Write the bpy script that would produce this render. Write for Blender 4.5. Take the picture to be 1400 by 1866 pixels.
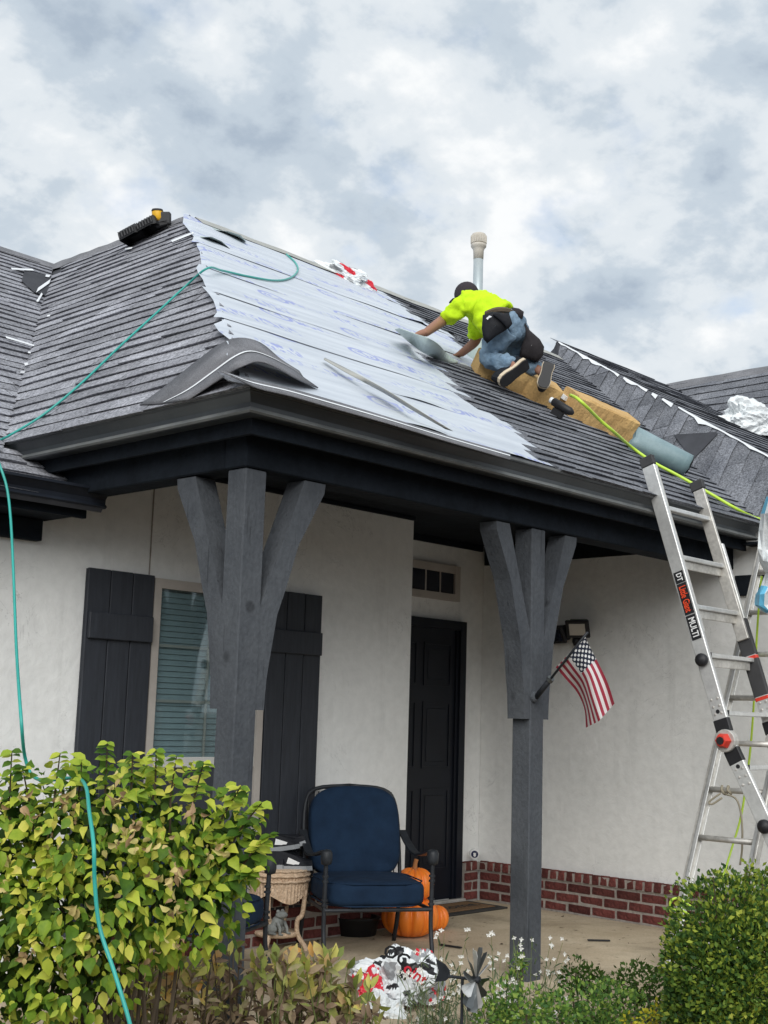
import bpy, bmesh, math, random
import numpy as np
from mathutils import Vector, Matrix, noise as mnoise
random.seed(7); np.random.seed(7)
R = math.radians
for o in list(bpy.data.objects): bpy.data.objects.remove(o, do_unlink=True)
scene = bpy.context.scene
COL = scene.collection

# ------------------------------------------------------------------ camera, sky, sun, exposure
EYE = Vector((0, 0, 1.37))                       # z = 0 is the porch floor
FPX = 2335.0                                     # focal length in pixels of the 1400 x 1866 photograph
YAW, PITCH, ROLL = R(43.38), R(9.1), R(1.75)
FW = Vector((math.cos(PITCH)*math.cos(YAW), math.cos(PITCH)*math.sin(YAW), math.sin(PITCH)))
_rt = Vector((math.sin(YAW), -math.cos(YAW), 0)); _up = _rt.cross(FW)
RT = math.cos(ROLL)*_rt + math.sin(ROLL)*_up
UP = -math.sin(ROLL)*_rt + math.cos(ROLL)*_up
cam_d = bpy.data.cameras.new('camera'); cam = bpy.data.objects.new('camera', cam_d); COL.objects.link(cam)
cam_d.sensor_fit = 'VERTICAL'; cam_d.sensor_height = 24; cam_d.lens = FPX/1866*24
cam_d.clip_start = .05; cam_d.clip_end = 3000
cam.matrix_world = Matrix(((RT.x, UP.x, -FW.x, EYE.x), (RT.y, UP.y, -FW.y, EYE.y), (RT.z, UP.z, -FW.z, EYE.z), (0, 0, 0, 1)))
scene.camera = cam
scene.render.resolution_x, scene.render.resolution_y = 768, 1024

SUN_AZ, SUN_EL = R(-138), R(33)                  # compass angle (from +x) the light comes from, and its height
world = bpy.data.worlds.new('World'); scene.world = world; world.use_nodes = True
wn, wl = world.node_tree.nodes, world.node_tree.links
wn.clear()
def wnode(t, **k):
    n = wn.new(t)
    for a, b in k.items(): setattr(n, a, b)
    return n
out = wnode('ShaderNodeOutputWorld'); bg = wnode('ShaderNodeBackground'); bg.inputs['Strength'].default_value = .1
sky = wnode('ShaderNodeTexSky', sky_type='NISHITA', sun_disc=False, sun_elevation=SUN_EL, sun_rotation=R(90)-SUN_AZ)
tc = wnode('ShaderNodeTexCoord'); sep = wnode('ShaderNodeSeparateXYZ'); wl.new(tc.outputs['Generated'], sep.inputs[0])
def wmath(op, a, b=None, clamp=False):
    n = wnode('ShaderNodeMath', operation=op); n.use_clamp = clamp
    for i, v in enumerate((a, b)):
        if v is None: continue
        if isinstance(v, (int, float)): n.inputs[i].default_value = v
        else: wl.new(v, n.inputs[i])
    return n.outputs[0]
zc = wmath('ADD', wmath('MAXIMUM', sep.outputs[2], 0.0), .42)
comb = wnode('ShaderNodeCombineXYZ')
wl.new(wmath('DIVIDE', sep.outputs[0], zc), comb.inputs[0]); wl.new(wmath('DIVIDE', sep.outputs[1], zc), comb.inputs[1])
def wnoise(scale, detail, rough, off, dist=.0):
    m = wnode('ShaderNodeMapping'); m.inputs['Location'].default_value = off; wl.new(comb.outputs[0], m.inputs[0])
    n = wnode('ShaderNodeTexNoise'); n.inputs['Scale'].default_value = scale; n.inputs['Detail'].default_value = detail
    n.inputs['Roughness'].default_value = rough; n.inputs['Distortion'].default_value = dist
    wl.new(m.outputs[0], n.inputs['Vector']); return n.outputs['Fac']
def wramp(f, stops, interp='EASE'):
    r = wnode('ShaderNodeValToRGB'); r.color_ramp.interpolation = interp; e = r.color_ramp.elements
    while len(e) < len(stops): e.new(.5)
    for q, (p, c) in zip(e, stops): q.position = p; q.color = (*c, 1) if len(c) == 3 else c
    wl.new(f, r.inputs[0]); return r.outputs['Color']
cl = wmath('ADD', wmath('MULTIPLY', wnoise(8.2, 10, .57, (3.4, 1.2, 0), .1), .62), wmath('MULTIPLY', wnoise(2.9, 4, .5, (1.7, 6.3, 0)), .38))
shade = wramp(cl, [(.36, (2.35, 2.8, 3.35)), (.455, (3.2, 3.65, 4.1)), (.53, (4.3, 4.6, 4.85)), (.63, (5.4, 5.5, 5.55))])
hole = wramp(wnoise(7.0, 6, .52, (8.4, 5.2, 0), .1), [(.54, (0, 0, 0)), (.72, (.45, .45, .45))])
mixb = wnode('ShaderNodeMix', data_type='RGBA'); wl.new(hole, mixb.inputs[0])
skyb = wnode('ShaderNodeMix', data_type='RGBA', blend_type='MULTIPLY'); skyb.inputs[0].default_value = 1
wl.new(sky.outputs[0], skyb.inputs[6]); skyb.inputs[7].default_value = (.95, .95, .95, 1)
wl.new(shade, mixb.inputs[6]); wl.new(skyb.outputs[2], mixb.inputs[7])
wl.new(mixb.outputs[2], bg.inputs['Color']); wl.new(bg.outputs[0], out.inputs[0])

sun_d = bpy.data.lights.new('sun', 'SUN'); sun_d.energy = 1.5; sun_d.angle = R(50); sun_d.color = (1, .985, .95)
sun = bpy.data.objects.new('sun', sun_d); COL.objects.link(sun); sun.location = (-6, -8, 12)
sdir = Vector((math.cos(SUN_EL)*math.cos(SUN_AZ), math.cos(SUN_EL)*math.sin(SUN_AZ), math.sin(SUN_EL)))
sun.rotation_euler = sdir.to_track_quat('Z', 'Y').to_euler()
vs = scene.view_settings; vs.view_transform = 'Standard'; vs.look = 'None'; vs.gamma = 1; vs.exposure = .85
vs.use_curve_mapping = False

# ------------------------------------------------------------------ from a point of the photograph to a point of the place
def ray(px, py): return FW + RT*((px-700)/FPX) - UP*((py-933)/FPX)
def at_d(px, py, d): return EYE + ray(px, py)*d
def at_z(px, py, z): r = ray(px, py); return EYE + r*((z-EYE.z)/r.z)
def at_y(px, py, y): r = ray(px, py); return EYE + r*(y/r.y)
def at_x(px, py, x): r = ray(px, py); return EYE + r*(x/r.x)
def at_pl(px, py, n, p): r = ray(px, py); return EYE + r*(n.dot(p-EYE)/n.dot(r))

# ------------------------------------------------------------------ materials
MATS = {}
def mat(name, col, rough=.75, var=.12, scale=6, bump=0, bscale=40, metal=0, spec=.35, col2=None, fine=0, stretch=None, island=0):
    m = bpy.data.materials.new(name); m.use_nodes = True; N, L = m.node_tree.nodes, m.node_tree.links
    p = N['Principled BSDF']; p.inputs['Roughness'].default_value = rough; p.inputs['Metallic'].default_value = metal
    p.inputs['Specular IOR Level'].default_value = spec
    t = N.new('ShaderNodeTexCoord'); src = t.outputs['Object']
    if stretch:
        mp = N.new('ShaderNodeMapping'); mp.inputs['Scale'].default_value = stretch; L.new(src, mp.inputs[0]); src = mp.outputs[0]
    n = N.new('ShaderNodeTexNoise'); n.inputs['Scale'].default_value = scale; n.inputs['Detail'].default_value = 6; n.inputs['Roughness'].default_value = .62
    L.new(src, n.inputs['Vector'])
    r = N.new('ShaderNodeValToRGB'); e = r.color_ramp.elements
    c2 = col2 or tuple(min(1, c*(1+var)) for c in col); c1 = tuple(c*(1-var) for c in col) if not col2 else col
    e[0].position, e[1].position = .32, .68; e[0].color = (*c1, 1); e[1].color = (*c2, 1)
    L.new(n.outputs['Fac'], r.inputs[0]); colr = r.outputs[0]
    if fine:
        n2 = N.new('ShaderNodeTexNoise'); n2.inputs['Scale'].default_value = bscale; n2.inputs['Detail'].default_value = 2; L.new(src, n2.inputs['Vector'])
        mr = N.new('ShaderNodeMapRange'); mr.inputs[1].default_value = .3; mr.inputs[2].default_value = .7; mr.inputs[3].default_value = 1-fine; mr.inputs[4].default_value = 1+fine
        L.new(n2.outputs['Fac'], mr.inputs[0])
        mx = N.new('ShaderNodeMix'); mx.data_type = 'RGBA'; mx.blend_type = 'MULTIPLY'; mx.inputs[0].default_value = 1
        L.new(colr, mx.inputs[6]); L.new(mr.outputs[0], mx.inputs[7]); colr = mx.outputs[2]
    if island:
        oi = N.new('ShaderNodeObjectInfo'); g = N.new('ShaderNodeNewGeometry'); ad = N.new('ShaderNodeMath'); L.new(oi.outputs['Random'], ad.inputs[0]); L.new(g.outputs['Random Per Island'], ad.inputs[1])
        fr = N.new('ShaderNodeMath'); fr.operation = 'FRACT'; L.new(ad.outputs[0], fr.inputs[0])
        mr = N.new('ShaderNodeMapRange'); mr.inputs[3].default_value = 1-island; mr.inputs[4].default_value = 1+island; L.new(fr.outputs[0], mr.inputs[0])
        mx = N.new('ShaderNodeMix'); mx.data_type = 'RGBA'; mx.blend_type = 'MULTIPLY'; mx.inputs[0].default_value = 1
        L.new(colr, mx.inputs[6]); L.new(mr.outputs[0], mx.inputs[7]); colr = mx.outputs[2]
    L.new(colr, p.inputs['Base Color'])
    if bump:
        nb = N.new('ShaderNodeTexNoise'); nb.inputs['Scale'].default_value = bscale; nb.inputs['Detail'].default_value = 5; L.new(src, nb.inputs['Vector'])
        b = N.new('ShaderNodeBump'); b.inputs['Strength'].default_value = bump; b.inputs['Distance'].default_value = .02
        L.new(nb.outputs['Fac'], b.inputs['Height']); L.new(b.outputs[0], p.inputs['Normal'])
    MATS[name] = m; return m
def leaf_mat(name, stops, rough=.55, trans=.3):
    m = bpy.data.materials.new(name); m.use_nodes = True; N, L = m.node_tree.nodes, m.node_tree.links
    p = N['Principled BSDF']; p.inputs['Roughness'].default_value = rough; p.inputs['Specular IOR Level'].default_value = .25
    oi = N.new('ShaderNodeObjectInfo'); g = N.new('ShaderNodeNewGeometry'); ad = N.new('ShaderNodeMath'); L.new(oi.outputs['Random'], ad.inputs[0]); L.new(g.outputs['Random Per Island'], ad.inputs[1])
    fr = N.new('ShaderNodeMath'); fr.operation = 'FRACT'; L.new(ad.outputs[0], fr.inputs[0])
    # patches of the same tone through the plant, plus a leaf's own tone
    tx = N.new('ShaderNodeTexNoise'); tx.inputs['Scale'].default_value = 3.2; tx.inputs['Detail'].default_value = 3; L.new(g.outputs['Position'], tx.inputs['Vector'])
    ms = N.new('ShaderNodeMath'); ms.operation = 'MULTIPLY_ADD'; L.new(tx.outputs['Fac'], ms.inputs[0]); ms.inputs[1].default_value = 1.5; ms.inputs[2].default_value = -.5
    mx = N.new('ShaderNodeMix'); mx.inputs[0].default_value = .6; L.new(ms.outputs[0], mx.inputs[2]); L.new(fr.outputs[0], mx.inputs[3])
    t2 = N.new('ShaderNodeTexNoise'); t2.inputs['Scale'].default_value = 45; L.new(g.outputs['Position'], t2.inputs['Vector'])
    mx2 = N.new('ShaderNodeMix'); mx2.inputs[0].default_value = .16; L.new(mx.outputs[0], mx2.inputs[2]); L.new(t2.outputs['Fac'], mx2.inputs[3])
    r = N.new('ShaderNodeValToRGB'); e = r.color_ramp.elements
    while len(e) < len(stops): e.new(.5)
    for q, (pos, c) in zip(e, stops): q.position = pos; q.color = (*c, 1)
    L.new(mx2.outputs[0], r.inputs[0]); L.new(r.outputs[0], p.inputs['Base Color'])
    tr = N.new('ShaderNodeBsdfTranslucent'); L.new(r.outputs[0], tr.inputs['Color'])
    ms_ = N.new('ShaderNodeMixShader'); ms_.inputs[0].default_value = trans
    L.new(p.outputs[0], ms_.inputs[1]); L.new(tr.outputs[0], ms_.inputs[2]); L.new(ms_.outputs[0], N['Material Output'].inputs[0])
    MATS[name] = m; return m

mat('stucco', (.77, .775, .755), .92, scale=1.3, col2=(.85, .85, .83), bump=.2, bscale=16, fine=.04)
mat('timber', (.062, .068, .078), .88, scale=4, col2=(.088, .095, .105), bump=.25, bscale=60, stretch=(1, 1, .7), fine=.10, spec=.2)
mat('beam_paint', (.012, .0155, .021), .88, var=.25, scale=6, bump=.3, bscale=25, fine=.1, spec=.12)
mat('eave_dark', (.014, .018, .027), .6, var=.2, spec=.3)
mat('gutter_paint', (.034, .040, .045), .42, scale=4, col2=(.052, .058, .063), bump=.05, spec=.5)
mat('lip_highlight', (.12, .128, .13), .5, scale=6, col2=(.20, .208, .205), spec=.4)  # highlight of the gutter lip, put into a paler paint
mat('pale_rim', (.075, .082, .085), .5, scale=9, col2=(.16, .165, .165), spec=.4)
mat('shutter_paint', (.030, .034, .043), .6, var=.2, scale=9, bump=.12, bscale=60, stretch=(6, 6, .6))
mat('door_paint', (.006, .008, .014), .45, var=.2)
mat('trim_beige', (.46, .42, .38), .7, var=.1)
mat('trim_white', (.62, .61, .58), .6, var=.06)
mat('shingle_new', (.12, .126, .143), .95, scale=3.2, col2=(.215, .222, .243), bump=.35, bscale=75, fine=.5, spec=.15, island=.22)
mat('shingle', (.20, .203, .225), .95, scale=3.2, col2=(.34, .345, .375), bump=.35, bscale=75, fine=.5, spec=.15, island=.22)
mat('shingle_cap', (.15, .152, .163), .95, scale=4, col2=(.235, .235, .25), bump=.35, bscale=240, fine=.4, spec=.2)
mat('roof_deck', (.05, .052, .06), .95, var=.2)
mat('brick', (.075, .020, .018), .9, scale=9, col2=(.145, .042, .036), bump=.6, bscale=50, fine=.25, island=.35)
mat('mortar', (.33, .295, .265), .95, var=.2, scale=20, bump=.4)
mat('concrete', (.42, .335, .225), .95, scale=2.2, col2=(.58, .485, .35), bump=.2, bscale=70, fine=.10)
mat('soil', (.055, .04, .028), .98, scale=5, col2=(.12, .085, .06), bump=.8, bscale=30, fine=.4)
mat('aluminium', (.60, .60, .585), .42, scale=7, col2=(.74, .74, .72), metal=.55, bump=.05, spec=.5, fine=.07)
mat('aluminium_worn', (.50, .48, .44), .5, scale=9, col2=(.68, .66, .62), metal=.5, bump=.08, fine=.12)
mat('black_plastic', (.018, .018, .02), .5, var=.3)
mat('black_iron', (.022, .025, .03), .5, var=.3, scale=20)
mat('grip_grey', (.05, .05, .052), .7, var=.2)
mat('red_plastic', (.62, .05, .03), .45)
mat('orange_print', (.85, .085, .03), .5, var=.03)
mat('white_print', (.85, .85, .84), .5, var=.03)
mat('navy_fabric', (.006, .018, .042), .9, scale=5, col2=(.010, .028, .062), bump=.25, bscale=14, spec=.25, fine=.08)
mat('wicker', (.50, .35, .23), .8, scale=30, col2=(.70, .53, .38), bump=.5, bscale=90, fine=.2)
mat('pumpkin', (.86, .19, .015), .42, scale=3, col2=(.95, .27, .03), bump=.05, spec=.5)
mat('stem', (.42, .17, .06), .8)
mat('stone_grey', (.22, .23, .22), .9, var=.3, scale=25, bump=.3)
mat('coir', (.22, .13, .065), .98, var=.2, scale=60, bump=.5, bscale=150, fine=.25)
mat('mat_border', (.04, .038, .036), .95, var=.2)
mat('galvanised', (.40, .46, .48), .4, scale=5, col2=(.52, .57, .58), metal=.35, spec=.5)
mat('lead_grey', (.46, .54, .52), .5, var=.12)
mat('pvc', (.50, .46, .40), .6, var=.12)
mat('foam', (.50, .31, .125), .95, scale=6, col2=(.60, .40, .17), bump=.25, bscale=60, fine=.10)
mat('roll_sheet', (.15, .225, .245), .45, scale=4, col2=(.27, .36, .385), bump=.1)
mat('roll_shade', (.015, .017, .02), .8)  # near-black colour paints the darkness inside the open roll
mat('teal_hose', (.035, .36, .31), .4, var=.1, spec=.5)
mat('lime_hose', (.50, .72, .06), .4, var=.1, spec=.5)
mat('rope', (.36, .32, .24), .9, var=.2)
mat('hi_vis', (.54, .80, .010), .8, var=.06, scale=8, bump=.5, bscale=12)
mat('denim', (.14, .22, .31), .9, scale=9, col2=(.23, .32, .41), bump=.5, bscale=30, fine=.15)
mat('skin', (.30, .15, .10), .6, var=.1)
mat('cap_cloth', (.035, .028, .034), .9, var=.2)
mat('pouch', (.008, .009, .013), .7, var=.3, bump=.3, bscale=20)
mat('jacket', (.022, .019, .021), .9, var=.3, bump=.4, bscale=14)
mat('rubber_cream', (.62, .52, .38), .7, var=.08)
mat('tool_yellow', (.72, .40, .02), .45)
mat('film_white', (.74, .77, .78), .35, var=.06, scale=12, bump=.4, bscale=24, spec=.5)
mat('film_red', (.62, .03, .05), .35, var=.1)
mat('film_black', (.02, .02, .022), .35)
mat('film_blue', (.12, .42, .62), .35)
mat('film_grey', (.30, .31, .32), .4)
mat('flashing', (.36, .36, .33), .5, var=.1)
mat('white_flake', (.74, .76, .78), .8, var=.05)
mat('twig', (.10, .075, .05), .9, var=.3)
mat('green_stem', (.14, .17, .05), .8, var=.2)
mat('petal', (.80, .79, .74), .7, var=.04)
mat('steel_dark', (.16, .17, .17), .35, metal=.8, var=.2)
mat('emblem_blue', (.012, .018, .07), .5)
mat('dark_glass', (.010, .014, .026), .12, var=.3, spec=.6)
leaf_mat('leaf_shrub', [(.16, (.045, .11, .012)), (.30, (.13, .24, .022)), (.42, (.29, .40, .040)), (.56, (.50, .56, .065)), (.70, (.72, .66, .13)), (.83, (.52, .36, .15))])
leaf_mat('leaf_dry', [(.2, (.62, .56, .20)), (.42, (.66, .52, .22)), (.55, (.50, .34, .18)), (.75, (.30, .19, .11))], trans=.25)
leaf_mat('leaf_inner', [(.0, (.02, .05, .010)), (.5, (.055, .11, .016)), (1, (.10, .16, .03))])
leaf_mat('leaf_brown', [(.15, (.13, .085, .06)), (.30, (.30, .21, .14)), (.43, (.46, .35, .23)), (.53, (.26, .29, .08)), (.64, (.56, .54, .16)), (.75, (.70, .40, .11)), (.86, (.42, .13, .07))], trans=.3)
leaf_mat('leaf_pale', [(.2, (.20, .25, .06)), (.38, (.42, .45, .10)), (.50, (.72, .66, .18)), (.62, (.58, .38, .18)), (.72, (.80, .42, .10)), (.85, (.40, .14, .08))], trans=.35)
leaf_mat('leaf_box', [(.2, (.035, .085, .022)), (.40, (.085, .165, .030)), (.54, (.21, .30, .04)), (.68, (.40, .45, .06)), (.84, (.58, .53, .11))], trans=.3)
leaf_mat('leaf_green', [(.2, (.055, .13, .035)), (.42, (.13, .25, .05)), (.58, (.25, .38, .07)), (.8, (.46, .50, .12))], trans=.3)
leaf_mat('leaf_yellow', [(.0, (.34, .36, .03)), (.6, (.58, .52, .04)), (1, (.66, .56, .07))], trans=.3)
leaf_mat('leaf_grey', [(.0, (.06, .09, .045)), (.6, (.13, .17, .09)), (1, (.25, .27, .14))], trans=.2)

def add_detail(name, kind):
    m = MATS[name]; N, L = m.node_tree.nodes, m.node_tree.links; p = N['Principled BSDF']
    t = N.new('ShaderNodeTexCoord'); src = p.inputs['Base Color'].links[0].from_socket
    def noise_(sc, det, rough=.6, dist=0, st=None):
        v = t.outputs['Object']
        if st: mp = N.new('ShaderNodeMapping'); mp.inputs['Scale'].default_value = st; L.new(v, mp.inputs[0]); v = mp.outputs[0]
        n = N.new('ShaderNodeTexNoise'); n.inputs['Scale'].default_value = sc; n.inputs['Detail'].default_value = det; n.inputs['Roughness'].default_value = rough; n.inputs['Distortion'].default_value = dist; L.new(v, n.inputs['Vector']); return n.outputs['Fac']
    def rng(v, a, b, c, d):
        n = N.new('ShaderNodeMapRange'); n.inputs[1].default_value = a; n.inputs[2].default_value = b; n.inputs[3].default_value = c; n.inputs[4].default_value = d; L.new(v, n.inputs[0]); return n.outputs[0]
    def mul(a, b):
        n = N.new('ShaderNodeMath'); n.operation = 'MULTIPLY'
        for i, v in enumerate((a, b)):
            if isinstance(v, (int, float)): n.inputs[i].default_value = v
            else: L.new(v, n.inputs[i])
        return n.outputs[0]
    def darken(src, fac):
        n = N.new('ShaderNodeMix'); n.data_type = 'RGBA'; n.blend_type = 'MULTIPLY'; n.inputs[0].default_value = 1; L.new(src, n.inputs[6]); L.new(fac, n.inputs[7]); return n.outputs[2]
    if kind == 'stucco':
        # hairline trowel marks where two stretched noises cross a level, in patches; faint run-down stains
        w = noise_(3.2, 5, .6, 2.2); line = rng(w, .492, .5, 0, 1); l2 = rng(w, .5, .508, 1, 0); ln = mul(line, l2); patch = rng(noise_(2.1, 2), .52, .62, 0, 1)
        fac = rng(mul(ln, patch), 0, 1, 1, .72); src = darken(src, fac)
        src = darken(src, rng(noise_(1.6, 5, .6, .4, (5, 5, .5)), .56, .78, 1, .90))
        h = noise_(8.0, 6, .6, 1.2); b = N.new('ShaderNodeBump'); b.inputs['Strength'].default_value = .13; b.inputs['Distance'].default_value = .03
        L.new(h, b.inputs['Height']); L.new(p.inputs['Normal'].links[0].from_socket, b.inputs['Normal']); L.new(b.outputs[0], p.inputs['Normal'])
    elif kind == 'concrete':
        src = darken(src, rng(noise_(1.3, 6, .65, .8), .50, .68, 1, .66)); src = darken(src, rng(noise_(16, 3, .6), .64, .72, 1, .55)); src = darken(src, rng(noise_(5, 4, .6, .5, (1, 3, 1)), .60, .75, 1, .75))
    else:
        v = N.new('ShaderNodeTexVoronoi'); v.inputs['Scale'].default_value = 3.4; L.new(t.outputs['Object'], v.inputs['Vector'])
        src = darken(src, rng(v.outputs['Distance'], .06, .11, .55, 1)); src = darken(src, rng(noise_(2.0, 5, .6, .3), .52, .72, 1, .74))
        src = darken(src, rng(noise_(3, 4, .6, 0, (14, 14, .7)), .62, .70, 1, .6))
    L.new(src, p.inputs['Base Color'])
add_detail('stucco', 'stucco'); add_detail('timber', 'timber'); add_detail('concrete', 'concrete')
def special(name):
    m = bpy.data.materials.new(name); m.use_nodes = True; MATS[name] = m
    return m, m.node_tree.nodes, m.node_tree.links, m.node_tree.nodes['Principled BSDF']
# underlayment: pale woven sheet with rows of smeared blue print
m, N, L, p = special('underlayment'); p.inputs['Roughness'].default_value = .5
t = N.new('ShaderNodeUVMap'); t.uv_map = 'UVMap'
def nz(scale, det, mp_scale, off=(0, 0, 0)):
    mp = N.new('ShaderNodeMapping'); mp.inputs['Scale'].default_value = mp_scale; mp.inputs['Location'].default_value = off; L.new(t.outputs[0], mp.inputs[0])
    n = N.new('ShaderNodeTexNoise'); n.inputs['Scale'].default_value = scale; n.inputs['Detail'].default_value = det; L.new(mp.outputs[0], n.inputs['Vector']); return n.outputs['Fac']
def mth(op, a, b=None, c=None):
    n = N.new('ShaderNodeMath'); n.operation = op
    for i, v in enumerate((a, b, c)):
        if v is None: continue
        if isinstance(v, (int, float)): n.inputs[i].default_value = v
        else: L.new(v, n.inputs[i])
    return n.outputs[0]
def sstep(v, a, b):
    n = N.new('ShaderNodeMapRange'); n.interpolation_type = 'SMOOTHSTEP'; n.inputs[1].default_value = a; n.inputs[2].default_value = b; L.new(v, n.inputs[0]); return n.outputs[0]
sp = N.new('ShaderNodeSeparateXYZ'); L.new(t.outputs[0], sp.inputs[0]); U_, V_ = sp.outputs[0], sp.outputs[1]
row = mth('FLOOR', mth('DIVIDE', V_, .30)); vf = mth('SUBTRACT', mth('FRACT', mth('DIVIDE', V_, .30)), .5)
uo = mth('ADD', U_, mth('MULTIPLY', row, .47)); uf = mth('SUBTRACT', mth('FRACT', mth('DIVIDE', uo, 1.25)), .5)
inrow = mth('MULTIPLY', sstep(mth('ABSOLUTE', vf), .24, .16), sstep(mth('ABSOLUTE', uf), .36, .30))
letters = sstep(nz(1, 3, (34, 17, 1)), .5, .56)
ell = mth('SQRT', mth('ADD', mth('POWER', mth('DIVIDE', mth('ADD', uf, .24), .095), 2), mth('POWER', mth('DIVIDE', vf, .25), 2)))
ring = mth('MULTIPLY', sstep(ell, .72, .8), sstep(ell, 1.05, .97))
txt = mth('MULTIPLY', letters, mth('MULTIPLY', inrow, sstep(ell, 1.0, 1.1)))
prt = mth('MULTIPLY', mth('MAXIMUM', txt, mth('MAXIMUM', ring, mth('MULTIPLY', letters, sstep(ell, .7, .6)))), sstep(nz(1.7, 4, (1, 1.6, 1)), .40, .56))
mx = N.new('ShaderNodeMix'); mx.data_type = 'RGBA'; L.new(mth('MULTIPLY', prt, .66), mx.inputs[0])
rr = N.new('ShaderNodeValToRGB'); rr.color_ramp.elements[0].color = (.46, .50, .555, 1); rr.color_ramp.elements[1].color = (.60, .64, .69, 1)
rr.color_ramp.elements[0].position = .3; rr.color_ramp.elements[1].position = .7; L.new(nz(2.2, 6, (.6, 5, 1)), rr.inputs[0]); L.new(rr.outputs[0], mx.inputs[6])
mx.inputs[7].default_value = (.15, .19, .56, 1); L.new(mx.outputs[2], p.inputs['Base Color'])
bp = N.new('ShaderNodeBump'); bp.inputs['Strength'].default_value = .35; bp.inputs['Distance'].default_value = .02
L.new(nz(1, 4, (3, 18, 1)), bp.inputs['Height']); L.new(bp.outputs[0], p.inputs['Normal'])
# flag cloth
m, N, L, p = special('flag_cloth'); p.inputs['Roughness'].default_value = .85
t = N.new('ShaderNodeUVMap'); t.uv_map = 'UVMap'; sp = N.new('ShaderNodeSeparateXYZ'); L.new(t.outputs[0], sp.inputs[0]); U_, V_ = sp.outputs[0], sp.outputs[1]   # U along the fly, V along the hoist (0 low, 1 top)
red = mth('LESS_THAN', mth('MODULO', mth('MULTIPLY', V_, 13), 2), 1.0)
canton = mth('MULTIPLY', mth('LESS_THAN', U_, .40), mth('GREATER_THAN', V_, 6/13))
cu = mth('MULTIPLY', mth('DIVIDE', U_, .40), 4); cv = mth('MULTIPLY', mth('DIVIDE', mth('SUBTRACT', V_, 6/13), 7/13), 4)
def dots(ou, ov):
    a = mth('SUBTRACT', mth('FRACT', mth('ADD', cu, ou)), .5); b = mth('SUBTRACT', mth('FRACT', mth('ADD', cv, ov)), .5)
    return mth('LESS_THAN', mth('ADD', mth('MULTIPLY', a, a), mth('MULTIPLY', b, b)), .055)
star = mth('MULTIPLY', mth('MAXIMUM', dots(0, 0), dots(.5, .5)), canton)
a = N.new('ShaderNodeMix'); a.data_type = 'RGBA'; L.new(red, a.inputs[0]); a.inputs[6].default_value = (.80, .76, .75, 1); a.inputs[7].default_value = (.38, .035, .065, 1)
b = N.new('ShaderNodeMix'); b.data_type = 'RGBA'; L.new(canton, b.inputs[0]); L.new(a.outputs[2], b.inputs[6]); b.inputs[7].default_value = (.012, .018, .04, 1)
c = N.new('ShaderNodeMix'); c.data_type = 'RGBA'; L.new(star, c.inputs[0]); L.new(b.outputs[2], c.inputs[6]); c.inputs[7].default_value = (.8, .8, .8, 1)
L.new(c.outputs[2], p.inputs['Base Color'])
# window glass
m, N, L, p = special('window_glass')
gl = N.new('ShaderNodeBsdfGlossy'); gl.inputs['Roughness'].default_value = .03; tr = N.new('ShaderNodeBsdfTransparent'); tr.inputs['Color'].default_value = (.84, .90, .91, 1)
fr = N.new('ShaderNodeFresnel'); fr.inputs['IOR'].default_value = 1.6; ms = N.new('ShaderNodeMixShader'); L.new(mth('MULTIPLY_ADD', fr.outputs[0], .18, .012), ms.inputs[0]); L.new(tr.outputs[0], ms.inputs[1]); L.new(gl.outputs[0], ms.inputs[2])
L.new(ms.outputs[0], N['Material Output'].inputs[0])
mat('blind_slat', (.36, .41, .42), .6, var=.05)
mat('dark_screen', (.045, .05, .058), .8, var=.1)

# ------------------------------------------------------------------ objects
ORG = {}
def link(o, parent=None):
    COL.objects.link(o)
    if parent is not None: o.parent = parent
    return o
def tag(o, label=None, cat=None, group=None, kind=None):
    for k, v in (('label', label), ('category', cat), ('group', group), ('kind', kind)):
        if v: o[k] = v
    return o
def thing(name, label, cat, loc=(0, 0, 0), group=None):
    o = bpy.data.objects.new(name, None); o.empty_display_size = .1; link(o); o.location = loc
    ORG[o] = Vector(loc); return tag(o, label, cat, group)
def mesh(name, vf, m, parent=None, smooth=False, kind=None, label=None):
    """vf: (verts, faces) in world coordinates; the part is stored relative to its thing's base"""
    v, f = vf[0], vf[1]
    org = ORG.get(parent, Vector((0, 0, 0))) if parent is not None else Vector((0, 0, 0))
    me = bpy.data.meshes.new(name); me.from_pydata([tuple(Vector(q)-org) for q in v], [], f)
    ms = m if isinstance(m, (list, tuple)) else [m]
    for q in ms: me.materials.append(MATS[q])
    if len(vf) > 2 and vf[2] is not None:
        me.polygons.foreach_set('material_index', vf[2])
    if smooth: me.polygons.foreach_set('use_smooth', [True]*len(me.polygons))
    o = bpy.data.objects.new(name, me); link(o, parent)
    ORG[o] = org
    if kind: o['kind'] = kind
    if label: o['label'] = label
    return o
def recalc(o):
    bm = bmesh.new(); bm.from_mesh(o.data); bmesh.ops.recalc_face_normals(bm, faces=bm.faces); bm.to_mesh(o.data); bm.free(); return o
def join(*parts):
    V, Fc, I = [], [], []
    for q in parts:
        n = len(V); V += list(q[0]); Fc += [tuple(i+n for i in f) for f in q[1]]
        I += list(q[2]) if len(q) > 2 and q[2] is not None else [0]*len(q[1])
    return V, Fc, I
def setmat(vf, i): return vf[0], vf[1], [i]*len(vf[1])
def box(a, b):
    (x0, y0, z0), (x1, y1, z1) = a, b
    v = [(x, y, z) for z in (z0, z1) for y in (y0, y1) for x in (x0, x1)]
    f = [(0, 2, 3, 1), (4, 5, 7, 6), (0, 1, 5, 4), (2, 6, 7, 3), (0, 4, 6, 2), (1, 3, 7, 5)]
    return v, f
def cbox(c, s): return box([c[i]-s[i]/2 for i in range(3)], [c[i]+s[i]/2 for i in range(3)])
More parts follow.
